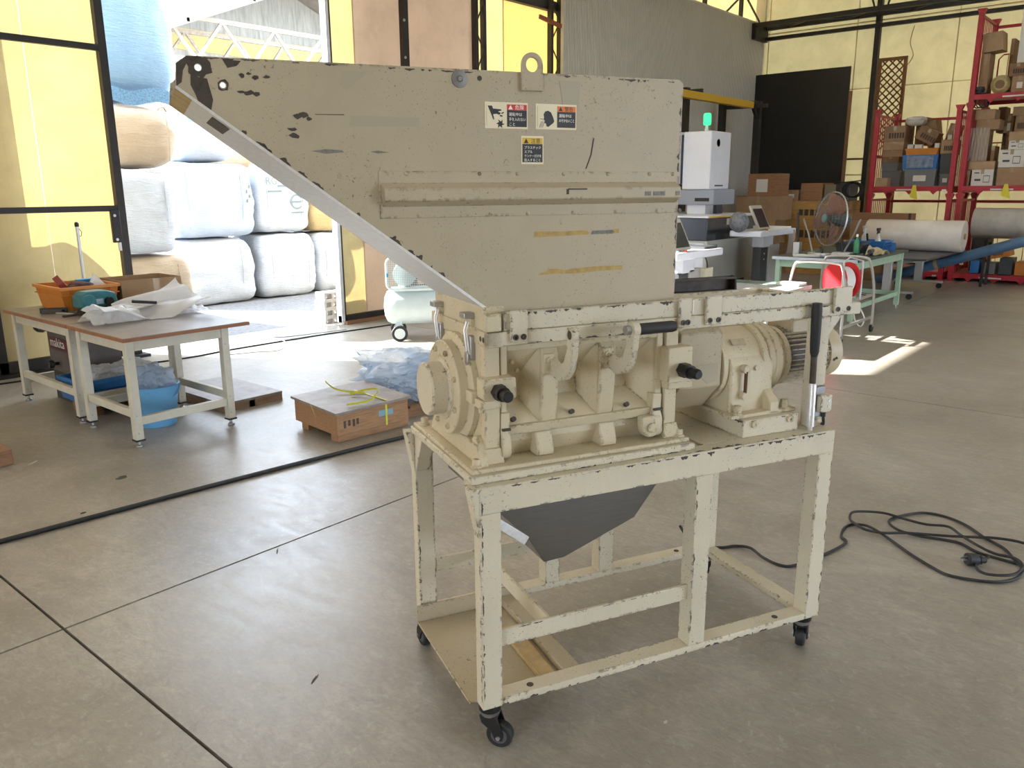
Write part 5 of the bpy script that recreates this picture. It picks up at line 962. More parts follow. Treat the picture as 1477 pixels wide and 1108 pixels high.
g1_ = tote('grey ribbed tote with white label under the blue crate', zr(475, 712, 752, 832), xf, M_gry, D2, lab=True); g2_ = tote('blue plastic crate under the orange crate in the red rack', zr(458, 590, 768, 714), xf, M_bluep, g1_ + .001); g3_ = tote('orange plastic crate on the blue crate in the red rack', zr(490, 535, 768, 592), xf + .02, M_orange, g2_ + .001)
y0, y1, za, zb = rx(zr(500, 600, 735, 705), xf); o = MB().grid(lambda u, v: (xf - .02 - .015*sin(23*u + 3*v) - .01*sin(17*v), y0 + (y1 - y0)*u, za + (zb - za)*v), 30, 10).build('plastic_sheet', M_clearw, smooth=60); tag(o, 'shiny clear plastic sheet hanging over the blue crate', 'packaging')
y0, y1, za, zb = rx(zr(520, 375, 735, 530), xf + .1); carton('large brown carton tipped on edge in the orange crate', y0, y1 - .05, g3_ + .12, .24, xf + .12, .3, M_card3, tilt=R(28), lab='text')
rackbox('open brown carton leaning by the back guard', zr(690, 300, 800, 470), xf + .55, M_card, g3_ - .05, tilt=R(-10), tape=False); rackbox('brown carton tilted beside the open carton', zr(800, 330, 900, 480), xf + .5, M_card, g3_ + .02, tilt=R(14)); rackbox('brown carton with white print standing behind the tipped carton', zr(580, 280, 680, 380), xf + .62, M_card3, g3_ + .1, lab='paper')
d1_ = tote('grey tote with white number label at the rack post', zr(768, 752, 885, 835), xf, M_gry, D2, .35, True); d2_ = tote('tall dark grey tote beside the blue crate', zr(768, 580, 903, 752), xf, M_dgry, d1_ + .001, .4); d3_ = rackbox('brown carton on the tall dark grey tote', zr(780, 465, 913, 582), xf + .05, M_card2, d2_ + .001, lab='text')
for k, (r, l) in enumerate(((zr(507, 507, 560, 535), 'small white box at the left end of the orange crate rim'), (zr(570, 507, 632, 535), 'small white box on the orange crate rim'), (zr(732, 495, 780, 535), 'small white box beside the brown carton on the dark tote'), (zr(840, 422, 884, 466), 'small white box lying on the carton over the dark tote'), (zr(886, 382, 930, 466), 'upright small white box by the rack post'))): rackbox(l, r, xf + .02, M_wht, (g3_ if k < 3 else d3_) + .001, dp=.12, tape=False)
o = soft(.30, .34, .16, 3, 14, .12, 31).build('clear_bag', M_bagw, loc=(xf + .45, 4.36, t7 + .002), smooth=50); tag(o, 'clear crumpled plastic bag on top of the carton column', 'bag')
rackbox('thin brown board standing behind the carton column', zr(480, 300, 575, 420), xf + .66, M_card3, t5, dp=.05, tape=False)
# middle tier of the next rack
k1 = rackbox('small brown carton beside the white printed carton', zr(957, 725, 1032, 826), xf, M_card, D2); k2 = rackbox('white printed carton on the middle rack deck', zr(1032, 712, 1230, 826), xf, M_wht, D2, lab='print'); k3 = rackbox('long flat brown carton under the film-wrapped carton', zr(988, 645, 1240, 714), xf, M_card2, k2 + .001)
k4 = rackbox('large brown carton wrapped in clear film', zr(1008, 385, 1190, 647), xf + .03, M_card, k3 + .001); y0, y1, za, zb = rx(zr(1000, 370, 1200, 640), xf); o = MB().grid(lambda u, v: (xf + .012 - .02*abs(sin(19*u + 2*v)) - .008*sin(23*v), y0 + (y1 - y0)*u, k3 + .01 + (zb - k3)*v), 30, 14).build('plastic_sheet', M_clearw, smooth=50); tag(o, 'crinkled clear film around the large carton', 'packaging')
k5 = rackbox('square brown carton beside the film-wrapped carton', zr(1192, 520, 1240, 645), xf + .05, M_card3, k3 + .001); k6 = rackbox('brown carton on top of the film-wrapped carton', zr(1075, 295, 1283, 378), xf + .05, M_card, k4 + .001); rackbox('long pale carton uppermost over the film-wrapped carton', zr(1038, 212, 1248, 297), xf + .05, M_card2, k6 + .001)
c1 = rackbox('wide brown carton with tape beside the white printed carton', zr(1242, 695, 1500, 822), xf, M_card, D2); c2_ = rackbox('large white printed carton on the wide taped carton', zr(1257, 545, 1490, 697), xf, M_wht, c1 + .001, lab='print'); c3 = rackbox('upper white printed carton on the large white one', zr(1343, 470, 1500, 547), xf + .02, M_wht, c2_ + .001, lab='print'); c4 = rackbox('brown carton on the upper white printed carton', zr(1345, 395, 1500, 472), xf + .02, M_card2, c3 + .001)
rackbox('brown carton stack piece behind the white printed cartons', zr(1282, 355, 1345, 545), xf + .45, M_card3, c2_ + .001, lab='text'); rackbox('brown carton with paper label near the rack top', zr(1310, 262, 1400, 358), xf + .45, M_card3, c4 - .05, lab='paper'); rackbox('dark brown open carton standing under the upper deck', zr(1252, 175, 1338, 312), xf + .6, M_card3, c4 + .02, tape=False); rackbox('brown carton with dark print at the upper right of the middle rack', zr(1400, 262, 1500, 345), xf + .3, M_card, c4 + .001, lab='text'); rackbox('pale carton uppermost beside the dark open carton', zr(1380, 190, 1500, 262), xf + .35, M_card2, rx(zr(1400, 262, 1500, 345), xf + .3)[3] + .002)
# top tier
D3 = 2*HT + .1455; z8f = lambda x, y: (1080 + x/3.72, y/3.72)
def z8r(x0, y0, x1, y1): a = z8f(x0, y0); b = z8f(x1, y1); return (a[0], a[1], b[0], b[1])
u1 = rackbox('large brown carton beside the round rope bundle on the topmost rack', z8r(1215, 285, 1300, 430), xf, M_card, D3 + .001); rackbox('tilted brown carton highest on the topmost rack', z8r(1228, 165, 1378, 285), xf + .02, M_card2, u1 + .03, tilt=R(-6))
y0, y1, za, zb = rx(z8r(1300, 400, 1395, 470), xf); rb = thing('rolled_bundle', 'round cream rope bundle on the topmost rack', 'bundle', (xf + .05, (y0 + y1)/2, D3)); MB().lathe([(0, 0), (.10, .01), (.15, .06), (.155, .14), (.13, .24), (.05, .28), (0, .28)], (-.02, 0, .155), (1, 0, 0), 24).build('bundle_body', pm('cream_wrap', (.50, .42, .20), .7, nz=(12, .3)), rb); MB().lathe([(.03, -.004), (.07, -.006), (.07, .004), (.03, .004), (.03, -.004)], (-.02, 0, .155), (1, 0, 0), 20).build('bundle_core', M_card3, rb)
y0, y1, za, zb = rx(z8r(1215, 425, 1272, 470), xf); dm = thing('floor_lamp_head', 'dark round work lamp with looped cable on the topmost rack', 'lamp', (xf + .0, (y0 + y1)/2, D3)); MB().lathe([(.02, 0), (.07, .03), (.09, .08), (.07, .13), (0, .15)], (0, 0, 0), (0, 0, 1), 20).build('lamp_body', M_char, dm)
for k in range(3): MB().tube([(-.10 - .01*k, -.02 + .09*cos(a) - .05*k, -.10 + .12*sin(a)) for a in [2*pi*i/14 for i in range(14)]], .010, 6, True).build('looped_cable', M_rub, dm)
v1 = rackbox('brown carton with green label on the topmost deck', z8r(1407, 402, 1500, 468), xf, M_card, D3, lab='paper'); v2 = rackbox('brown carton with dark print second from the topmost deck', z8r(1392, 332, 1500, 404), xf, M_card3, v1 + .001, lab='text'); y0, y1, za, zb = rx(z8r(1435, 180, 1477, 330), xf); o = B(xf + .05, xf + .08, y0 - .35, y1, v2 + .002, v2 + .85).build('framed_board', M_white, bevel=.004); tag(o, 'white framed panel standing on cartons in the topmost rack', 'panel')
rackbox('dark brown carton behind the tilted cartons on the topmost rack', z8r(1385, 205, 1436, 400), xf + .5, M_card3, D3)
# yellow tags
for l, (x0, y0_, x1_, y1_) in (('yellow triangular tag hanging on the rack with blue crate', (510, 845, 600, 970)), ('yellow triangular tag hanging on the rack with white cartons', (1258, 835, 1375, 960))):
    a, b, za, zb = rx(zr(x0, y0_, x1_, y1_), RX0 - .06); o = MB().prism([((a + b)/2 + .02, zb), (b - .02, za + .06), ((a + b)/2, za + .03), (a, za), ((a + b)/2 - .03, zb)], 'x', RX0 - .024, RX0 - .016).build('hanging_tag', M_tagy); tag(o, l, 'tag')
# ---- floor tier: cases, blue tube
z3f = lambda x, y: (1140 + x/4.383, 260 + y/4.383)
def z3r(x0, y0, x1, y1): a = z3f(x0, y0); b = z3f(x1, y1); return (a[0], a[1], b[0], b[1])
D1 = .1455
q1 = rackbox('grey toolbox on the lowest deck under the orange tool case', z3r(1200, 525, 1300, 580), xf, M_gry, D1, name='toolbox', cat='toolbox', tape=False); rackbox('blue toolbox on the lowest rack deck', z3r(1130, 510, 1198, 575), xf, M_bluep, D1, name='toolbox', cat='toolbox', tape=False); rackbox('black toolbox on the lowest rack deck', z3r(1312, 495, 1410, 580), xf, M_dgry, D1, name='toolbox', cat='toolbox', tape=False); rackbox('orange toolbox lying on the lowest rack deck', z3r(1412, 520, 1500, 590), xf, M_orange, D1, name='toolbox', cat='toolbox', tape=False)
y0, y1, za, zb = rx(z3r(1225, 405, 1420, 505), xf); tcs = thing('tool_case', 'orange tool case with brown lid tilted in the lowest rack', 'tool case', (xf + .15, (y0 + y1)/2, za + .05)); tcs.rotation_euler = (R(-13), 0, 0); w = (y1 - y0)*.9; B(-.15, .15, -w/2, w/2, 0, .17).build('case_body', M_orange, tcs, bevel=.012); B(-.15, .15, -w/2, w/2, .172, .25).build('case_lid', pm('tan_case_lid', (.42, .22, .06), .5), tcs, bevel=.012)
for y in (-w*.3, w*.3): B(-.165, -.15, y - .03, y + .03, .14, .21).build('case_latch', M_bare, tcs)
B(-.155, -.15, -w*.2, w*.2, .04, .13).build('case_recess', M_card3, tcs)
rackbox('stacked dark case holding up the tool case', z3r(1300, 480, 1400, 510), xf + .3, M_char, .5, name='toolbox', cat='toolbox', tape=False, h=.1) if 0 else None
dk = rackbox('dark crate with white printing below the dusty film roll', z3r(1142, 342, 1265, 412), xf + .42, M_char, D1, lab='print', tape=False, name='crate', cat='crate')
tp0, tp1 = PX(1338, 384, 15.0), PX(1470, 350, 15.0); o = thing('blue_tube', 'long blue tube leaning in front of the red racks', 'tube', tuple(tp0)); v = tp1 - tp0; o.location = tuple(tp0); v2_ = v*1.5
MB().cyl(v*-.62, v*1.25, .085, n=20).build('tube_body', pm('dull_blue_tube', (.08, .16, .27), .5, nz=(6, .25)), o); MB().cyl(v*.08, v*.12, .087, n=20).build('label_ring', M_card2, o)
# rolls of film
def roll(label, x, y0, y1, zc, r, m, core, tilt=0, loose=False):
    t = thing('film_roll', label, 'roll', (x, (y0 + y1)/2, zc - r)); t.rotation_euler = (tilt, 0, 0); L2 = (y1 - y0)/2
    MB().lathe([(.045, -L2 + .002), (r*.6, -L2 - .004), (r - .01, -L2), (r, -L2 + .015), (r*.99, 0), (r, L2 - .015), (r - .01, L2), (r*.6, L2 + .004), (.045, L2 - .002), (.045, -L2 + .002)], (0, 0, r), (0, 1, 0), 32).build('film_body', m, t); MB().lathe([(.035, -L2 - .02), (.045, -L2 - .02), (.045, L2 + .02), (.035, L2 + .02), (.035, -L2 - .02)], (0, 0, r), (0, 1, 0), 20).build('core_tube', core, t)
    if loose: MB().grid(lambda u, v: (r*.98 + .02 - .10*v*v - .02*sin(9*u), L2*.9*(1 - 2*u), r*(1 - v*.95) + .02), 20, 8).build('loose_end', m, t, smooth=60)
    return t
M_filmr = pm('milky_film', (.68, .62, .55), .25, nz=(5, .1), bump=(9, .15)); M_filmd = pm('dusty_film', (.42, .39, .35), .5, nz=(5, .25))
# ---- caster table with dark top
ct = thing('caster_table', 'dark-topped table on silver T-legs with casters', 'table', (12.75, 3.1, 0)); TZ = .63
B(-.1, 2.35, -.10, 1.25, TZ - .03, TZ).build('table_top', M_char, ct, bevel=.004)
for x in (.2, 1.95):
    B(x - .035, x + .035, .42, .54, .10, TZ - .03).build('leg', M_sil, ct, bevel=.004); B(x - .03, x + .03, .1, .85, .085, .12).build('foot_bar', M_sil, ct, bevel=.006)
    for y in (.15, .8): MB().lathe([(.0, -.018), (.04, -.018), (.043, -.012), (.043, .012), (.04, .018), (0, .018)], (x, y, .043), (1, 0, 0), 20).build('caster_wheel', M_rub, ct); B(x - .02, x + .02, y - .02, y + .02, .05, .088).build('caster_fork', M_bolt, ct)
B(.2, 1.95, .46, .50, .45, .50).build('stretcher', M_sil, ct)
y0, y1, za, zb = rx((1250, 319, 1394, 357), 14.3); roll('big milky plastic film roll on the caster table', 14.3, y0, y1, TZ + .245, .245, M_filmr, M_card2)
o = B(13.2, 13.9, 4.42, 4.47, .0, .62).build('brown_panel', M_card, bevel=.004); tag(o, 'brown board standing behind the green bench leg', 'board')
rz_ = rack
cr2 = carton('dark storage case under the dusty film roll', 2.15, 3.30, dk if dk > .3 else .7, .02, 16.3, .6, M_char, tape=False) if 0 else None
y0, y1, za, zb = rx((1402, 302, 1500, 345), 15.55); roll('dusty grey film roll lying in front of the red racks', 15.55, y0 - .5, y1, (za + zb)/2 + .02, .25, M_filmd, M_card3)
st = thing('roll_stand', 'dark steel trestle under the dusty film roll', 'stand', (15.55, 0, 0)); zc_ = (za + zb)/2 - .232
for y in (y1 - .25, y0 - .3):
    B(-.22, .22, y - .03, y + .03, zc_ - .06, zc_ - .001).build('cross_bar', M_dark, st)
    for x in (-.2, .2): B(x - .02, x + .02, y - .02, y + .02, 0, zc_ - .06).build('leg', M_dark, st)
# long timber beam behind the table
y0, y1, za, zb = rx((1228, 308, 1318, 318), 15.3); tb = thing('timber_beam', 'long brown timber beam on brown cartons behind the film roll', 'timber', (15.4, (y0 + y1)/2, za)); B(-.06, .06, -(y1 - y0)/2, (y1 - y0)/2, 0, zb - za).build('beam', M_wood_sill, tb, bevel=.004); B(-.061, .061, -(y1 - y0)/2 + .05, -(y1 - y0)/2 + .09, 0, zb - za + .001).build('end_band', M_bare, tb)
yb0 = y0 + .1; carton('large brown carton under the timber beam', yb0 + .3, y1 - .02, 0, za - .001, 15.2, .55, M_card)
0 and carton('brown carton on the floor below the film roll', 3.75, 4.5, 0, .52, 15.18, .6, M_card3)
# ---- green bench with fan, crates and bottles
M_grn = pm('pale_green_paint', (.36, .52, .38), .45, nz=(8, .1)); GX0, GX1, GY0, GY1, GZ_ = 10.0, 11.95, 3.12, 4.12, .80
gb_ = thing('green_bench', 'pale green steel bench with white-edged top under the fan', 'workbench', (0, 0, 0)); B(GX0 - .05, GX1 + .05, GY0 - .04, GY1 + .04, GZ_ - .03, GZ_).build('bench_top', pm('bench_rubber', (.07, .09, .08), .5), gb_, bevel=.003)
for x in (GX0, GX1 - .06):
    for y in (GY0, GY1 - .06):
        l = B(x, x + .06, y, y + .06, .05, GZ_ - .03).build('leg', M_grn, gb_, bevel=.004); MB().lathe([(.03, 0), (.03, .01), (.012, .02), (.012, .05)], (x + .03, y + .03, 0), (0, 0, 1), 14).build('levelling_foot', M_zinc, l)
for a in ((GX0 + .01, GX0 + .05, GY0 + .06, GY1 - .06), (GX1 - .05, GX1 - .01, GY0 + .06, GY1 - .06), (GX0 + .06, GX1 - .06, GY0 + .01, GY0 + .05), (GX0 + .06, GX1 - .06, GY1 - .05, GY1 - .01)): B(*a, GZ_ - .13, GZ_ - .03).build('apron', M_grn, gb_); B(*a, .18, .24).build('stretcher', M_grn, gb_)
B(GX0 - .07, GX0 - .05, GY0 - .02, GY1 + .02, GZ_ - .035, GZ_).build('edge_strip', pm('pale_blue_edge', (.55, .62, .72), .4), gb_)
# industrial fan
fx = thing('industrial_fan', 'round wire-cage industrial fan standing on the green bench', 'fan', (10.72, 3.72, GZ_ + .003)); FR = .34
fdir = Vector((-.79, .61, .10)).normalized(); fc = Vector((0, 0, .44)); MB().tube([(.05, -.16, .01), (.05, -.2, .01), (-.16, -.2, .01), (-.2, -.12, .01), (-.2, .12, .01), (-.16, .2, .01), (.05, .2, .01), (.05, .16, .01)], .012, 8).build('base_loop', M_zinc, fx)
MB().tube([(-.02, -.2, .01), (.03, -.29, .25), (.02, -.365, .44)], .012, 8).build('yoke_arm', M_zinc, fx); MB().tube([(-.02, .2, .01), (.03, .29, .25), (.02, .365, .44)], .012, 8).build('yoke_arm', M_zinc, fx)
uu = fdir.cross(Vector((0, 0, 1))).normalized(); ww = fdir.cross(uu)
def ringp(r, off, n=48): return [fc + fdir*off + (uu*cos(2*pi*i/n) + ww*sin(2*pi*i/n))*r for i in range(n)]
cg = MB()
for r, off in ((.06, .095), (.11, .092), (.16, .085), (.21, .076), (.26, .063), (.31, .045), (.35, .022), (.31, -.08), (.22, -.10), (.14, -.105)): cg.tube(ringp(r, off), .0028, 4, True)
for k in range(36):
    a = 2*pi*k/36; d = uu*cos(a) + ww*sin(a); cg.tube([fc + fdir*.095 + d*.05, fc + fdir*.076 + d*.21, fc + fdir*.022 + d*.35, fc + d*FR], .0022, 4); cg.tube([fc - fdir*.105 + d*.1, fc - fdir*.08 + d*.31, fc + d*FR], .0022, 4)
cg.build('wire_cage', pm('grey_cage_wire', (.16, .17, .18), .45, .6), fx); MB().tube(ringp(FR, 0), .010, 6, True).build('cage_rim', M_sil, fx); MB().lathe([(.055, .09), (.055, .10), (.04, .108), (0, .11)], fc, fdir, 20).build('hub_badge', pm('teal_badge', (.10, .22, .25), .35), fx)
for k in range(3):
    bl = MB(); a0 = 2*pi*k/3; bl.grid(lambda u, v: fc + fdir*(.02 + (v - .5)*.09) + (uu*cos(a0 + (v - .5)*(1.5 - .3*u)) + ww*sin(a0 + (v - .5)*(1.5 - .3*u)))*(.05 + .27*u), 8, 8); bl.build('blade', pm('brown_fan_blade', (.24, .11, .07), .4), fx, smooth=60)
MB().lathe([(.05, .03), (.09, 0), (.09, -.20), (.07, -.24), (0, -.245)], fc, fdir, 24).build('motor', pm('dark_green_motor', (.05, .08, .07), .45), fx)
# crates and bottles on the bench
def pcrate(label, r, y, z, dpx, m):
    a = PY(r[0], r[3], y); b = PY(r[2], r[1], y); return crate('plastic_crate', label, 'crate', max(.2, (b.x - a.x)), .30, max(.08, b.z - z), m, ((a.x + b.x)/2, y + .16, z), 0, None, 4, .006, .01)
cb1 = crate('plastic_crate', 'blue crate with spray bottles on the green bench', 'crate', .36, .46, .15, M_bluep, (11.42, 3.42, GZ_)); cb2 = crate('plastic_crate', 'black crate of tools on the green bench', 'crate', .30, .34, .14, M_dgry, (10.95, 3.50, GZ_))
def bottle(label, x, y, z, r, h, m, cap, spray=False):
    b = thing('bottle', label, 'bottle', (x, y, z)); MB().lathe([(r*.95, 0), (r, .006), (r, h*.62), (r*.45, h*.78), (r*.35, h*.8), (r*.35, h*.88)], (0, 0, 0), (0, 0, 1), 16).build('bottle_body', m, b); MB().cyl((0, 0, h*.88), (0, 0, h), r*.42, n=12).build('cap', cap, b)
    if spray: MB().obox((-.02, 0, h + .02), (.10, .025, .035)).obox((-.055, 0, h - .015), (.012, .014, .05), (0, .4, 0)).build('spray_head', cap, b)
bottle('grey spray bottle with dark trigger in the blue crate', 11.35, 3.30, GZ_ + .008, .038, .27, M_sil, M_blk, True); bottle('clear spray bottle with pale trigger in the blue crate', 11.48, 3.52, GZ_ + .008, .035, .29, M_bagw, M_sil, True); bottle('green aerosol can with white cap on the green bench', 10.55, 3.32, GZ_, .033, .27, pm('green_can', (.03, .25, .09), .35), M_white)
for k, (x, y, s, m_, l) in enumerate(((10.98, 3.45, (.12, .12, .10), M_sil, 'silver tool sticking out of the black crate'), (11.40, 3.44, (.12, .16, .12), M_bare, 'dark tool bundle in the blue crate'), (10.3, 3.4, (.14, .22, .10), M_sil, 'silver clamp set at the edge of the green bench'), (10.25, 3.95, (.10, .08, .28), M_zinc, 'upright silver vise post beside the fan'), (10.3, 3.65, (.16, .14, .06), M_edm, 'pale blue box at the foot of the fan'))):
    o = thing('hand_tool' if k < 4 else 'small_box', l, 'hand tool' if k < 4 else 'box', (x, y, GZ_ + (.007 if k < 2 else 0))); B(-s[0]/2, s[0]/2, -s[1]/2, s[1]/2, 0, s[2]*.6).build('tool_body', m_, o, bevel=.006); MB().cyl((0, 0, s[2]*.6), (.02, .03, s[2]*1.9), .014, n=10).build('tool_handle', M_bolt, o)
for k, (x, y, s_, m_, nm, l) in enumerate(((10.22, 3.22, (.30, .10, .05), M_dgry, 'tool_tray', 'black tool tray at the near corner of the green bench'), (10.62, 3.16, (.22, .12, .09), M_char, 'battery_drill', 'dark cordless tool beside the green aerosol can'), (11.72, 3.30, (.16, .24, .10), M_bluep, 'parts_bin', 'small blue bin at the far end of the green bench'), (11.78, 3.72, (.2, .3, .12), M_card, 'parts_box', 'brown box at the far end of the green bench'), (10.12, 3.78, (.12, .30, .03), M_wht, 'paper_stack', 'white paper stack at the near end of the green bench'), (11.15, 3.20, (.20, .10, .06), M_teal, 'air_tool', 'teal air tool in front of the blue crate'))):
    o = thing(nm, l, 'tool' if 'tool' in nm or 'drill' in nm else 'box', (x, y, GZ_), .15*k)
    if nm in ('tool_tray', 'parts_bin'): 
        for a in ((-s_[0]/2, s_[0]/2, -s_[1]/2, -s_[1]/2 + .006), (-s_[0]/2, s_[0]/2, s_[1]/2 - .006, s_[1]/2), (-s_[0]/2, -s_[0]/2 + .006, -s_[1]/2, s_[1]/2), (s_[0]/2 - .006, s_[0]/2, -s_[1]/2, s_[1]/2)): B(*a, 0, s_[2]).build('tray_wall', m_, o)
        B(-s_[0]/2, s_[0]/2, -s_[1]/2, s_[1]/2, 0, .006).build('tray_base', m_, o)
    elif 'tool' in nm or 'drill' in nm: MB().cyl((-s_[0]/2, 0, s_[2]*.7), (s_[0]/2, 0, s_[2]*.7), s_[2]*.3, n=14).build('tool_barrel', m_, o); MB().obox((s_[0]*.2, 0, s_[2]*.35), (.04, .04, s_[2]*.7)).build('tool_grip', M_bolt, o, bevel=.004)
    else: B(-s_[0]/2, s_[0]/2, -s_[1]/2, s_[1]/2, 0, s_[2]).build('box_body', m_, o, bevel=.004); B(-s_[0]/2, s_[0]/2, -.015, .015, s_[2], s_[2] + .001).build('tape_strip', M_tapec, o)
o = MB().grid(lambda u, v: (10.72 + .30*u, 3.04 + .22*v, GZ_ + .10*(1 - abs(2*u - 1)**1.5)*(.4 + .6*v) + .012*sin(11*v + 4*u) + .015), 14, 10).build('work_glove', pm('cream_cotton', (.50, .42, .25), .9), smooth=60); tag(o, 'cream cloth hanging over the edge of the green bench', 'cloth')
# ---- silver hand trolley and red cable reel
tl_ = thing('hand_trolley', 'silver tube hand trolley with lower shelf beside the green bench', 'trolley', (9.22, 2.82, 0)); TT = .016
for x, lean in ((-.5, -.0), (.42, .06)):
    MB().tube(smooth_pts([(x + lean*2, 0, .09), (x + lean*2, 0, .30), (x + lean, 0, .55), (x, .04, .80), (x, .12, .86), (x, .48, .86), (x, .56, .80), (x + lean, .60, .55), (x + lean*2, .60, .30), (x + lean*2, .60, .09)], 5), TT, 8).build('end_frame', M_sil, tl_)
    for y in (0, .60): MB().lathe([(0, -.015), (.04, -.015), (.045, -.01), (.045, .01), (.04, .015), (0, .015)], (x + lean*2, y, .045), (0, 1, 0), 18).build('caster_wheel', M_rub, tl_); B(x + lean*2 - .02, x + lean*2 + .02, y - .018, y + .018, .06, .10).build('caster_fork', M_zinc, tl_)
for z in (.16, .42): B(-.5, .50, .0, .02, z, z + .03).build('shelf_rail', M_sil, tl_); B(-.5, .50, .58, .60, z, z + .03).build('shelf_rail', M_sil, tl_)
for k in range(6): B(-.45 + k*.17, -.43 + k*.17, .02, .58, .445, .451).build('shelf_bar', M_sil, tl_)
MB().bar((-.46, .02, .70), (-.05, .02, .36), .015).build('brace', M_sil, tl_)
rl_ = thing('cable_reel', 'red cable reel with white cord on the hand trolley', 'cable reel', (9.20, 3.02, .435), R(60)); M_redr = pm('red_reel_plastic', (.62, .02, .03), .35)
for y in (-.10, .09): MB().lathe([(0, 0), (.06, 0), (.19, 0), (.20, .006), (.19, .014), (.06, .014), (0, .014)], (0, y, .20), (0, 1, 0), 32).build('reel_flange', M_redr, rl_)
MB().lathe([(.12, -.09), (.15, -.06), (.15, .06), (.12, .09)], (0, 0, .20), (0, 1, 0), 28).build('cord_winding', M_white, rl_); MB().tube(smooth_pts([(.15, 0, .2), (.17, -.02, .05), (.16, -.30, -.1), (.12, -.36, -.3), (.05, -.38, -.35), (.0, -.37, -.25), (.06, -.36, -.15)], 6), .008, 6).build('loose_cord', M_white, rl_)
MB().tube([(-.16, -.13, .0), (-.16, -.13, .42), (-.1, 0, .46), (-.16, .13, .42), (-.16, .13, .0)], .012, 8).build('reel_handle', M_sil, rl_)
for k in range(3): B(-.02, .02, -.115, -.10, .16 + .045*k, .19 + .045*k).build('socket', pm('socket_cream', (.60, .5, .35), .5), rl_)
# ---- low steel table with perforated sheet, in the sun
pt = thing('steel_table', 'low steel table behind the crusher carrying a perforated sheet', 'table', (7.55, 3.15, 0)); PTZ = .62; B(0, 1.12, 0, 1.0, PTZ - .04, PTZ).build('table_top', M_edm2, pt, bevel=.004)
for x in (.03, 1.04):
    for y in (.03, .92): B(x, x + .05, y, y + .05, 0, PTZ - .04).build('leg', M_edm2, pt)
ps_ = thing('perforated_sheet', 'white perforated metal sheet lying on the steel table', 'sheet', (7.58, 3.30, PTZ)); m = MB()
nx, ny = 26, 17
B(0, .80, 0, .62, 0, .003).build('sheet', M_metalwhite, ps_)
for i in range(nx):
    for j in range(ny): m.cyl((.03 + i*.03 + .015*(j % 2) - .0, .03 + j*.035, .003), (.03 + i*.03 + .015*(j % 2), .03 + j*.035, .0036), .008, n=6)
hp_ = m.build('punched_holes', M_char, ps_, smooth=0); hp_['kind'] = 'stuff'
o = B(8.40, 8.66, 3.2, 4.0, PTZ, PTZ + .008).build('glass_sheet', film('greenish_glass', (.55, .78, .68), .2, .05, .6, 5)); tag(o, 'pale green clear sheet beside the perforated sheet', 'sheet')
o = B(8.42, 8.64, 3.2, 3.45, PTZ + .009, PTZ + .03).build('paper_pack', M_white, rot=(0, 0, 0)); tag(o, 'white flat packet on the pale green sheet', 'packet')
# ---- mains cord with plug
zc4 = lambda x, y: (1020 + x/3.232, 700 + y/3.232)
pth = [(-130, 250), (-60, 285), (60, 297), (130, 290), (200, 305), (260, 350), (340, 380), (410, 380), (545, 330), (645, 275), (625, 245), (640, 205), (680, 190), (740, 200), (800, 230), (880, 280), (950, 330), (1040, 385), (1120, 425), (1250, 450), (1360, 458), (1440, 440), (1468, 405), (1430, 360), (1380, 300), (1290, 250), (1200, 190), (1100, 150), (1000, 135), (900, 150), (852, 168), (852, 195), (900, 225), (1000, 245), (1100, 260), (1180, 278), (1260, 320), (1360, 350), (1480, 385), (1545, 420), (1580, 370), (1500, 305), (1350, 265), (1130, 255), (930, 240), (820, 240), (740, 225), (690, 198), (664, 175), (670, 152), (710, 144), (820, 146), (920, 175), (1020, 200), (1120, 210), (1180, 250), (1260, 300), (1340, 338), (1430, 365), (1466, 400), (1440, 430), (1380, 440), (1300, 433), (1258, 412), (1252, 380), (1290, 362), (1312, 352)]
P3 = []
for i, q in enumerate(pth):
    p = PZ(*zc4(*q), 0); z = .0075 + (.006 if i % 9 in (4, 5) else 0) + (.012 if i > 40 else 0) + (.06 if i == 0 else 0); P3.append((p.x, p.y, z))
pc = thing('extension_cord', 'black mains cord coiled on the concrete floor with round plug', 'power cord', (0, 0, 0)); MB().tube(smooth_pts(P3, 5), .0065, 8).build('cord', M_rub, pc)
pp = PZ(*zc4(1225, 345), .03); pe = PZ(*zc4(1300, 350), .022); dv = (pp - pe).normalized()
pg = MB().lathe([(.010, 0), (.014, .005), (.014, .022), (.020, .026), (.020, .034), (.0145, .038), (.026, .044), (.028, .05), (.028, .088), (.025, .092), (0, .092)], pe, dv, 24).build('plug', M_rub, pc)
for k in (-1, 1): o_ = dv.cross(Vector((0, 0, 1))).normalized()*.010*k; MB().bar(pe + dv*.09 + o_, pe + dv*.113 + o_, .003, .008).build('plug_pin', M_zinc, pg)
MB().bar(pe + dv*.09 + Vector((0, 0, .01)), pe + dv*.113 + Vector((0, 0, .01)), .006, .006).build('plug_pin', M_zinc, pg)
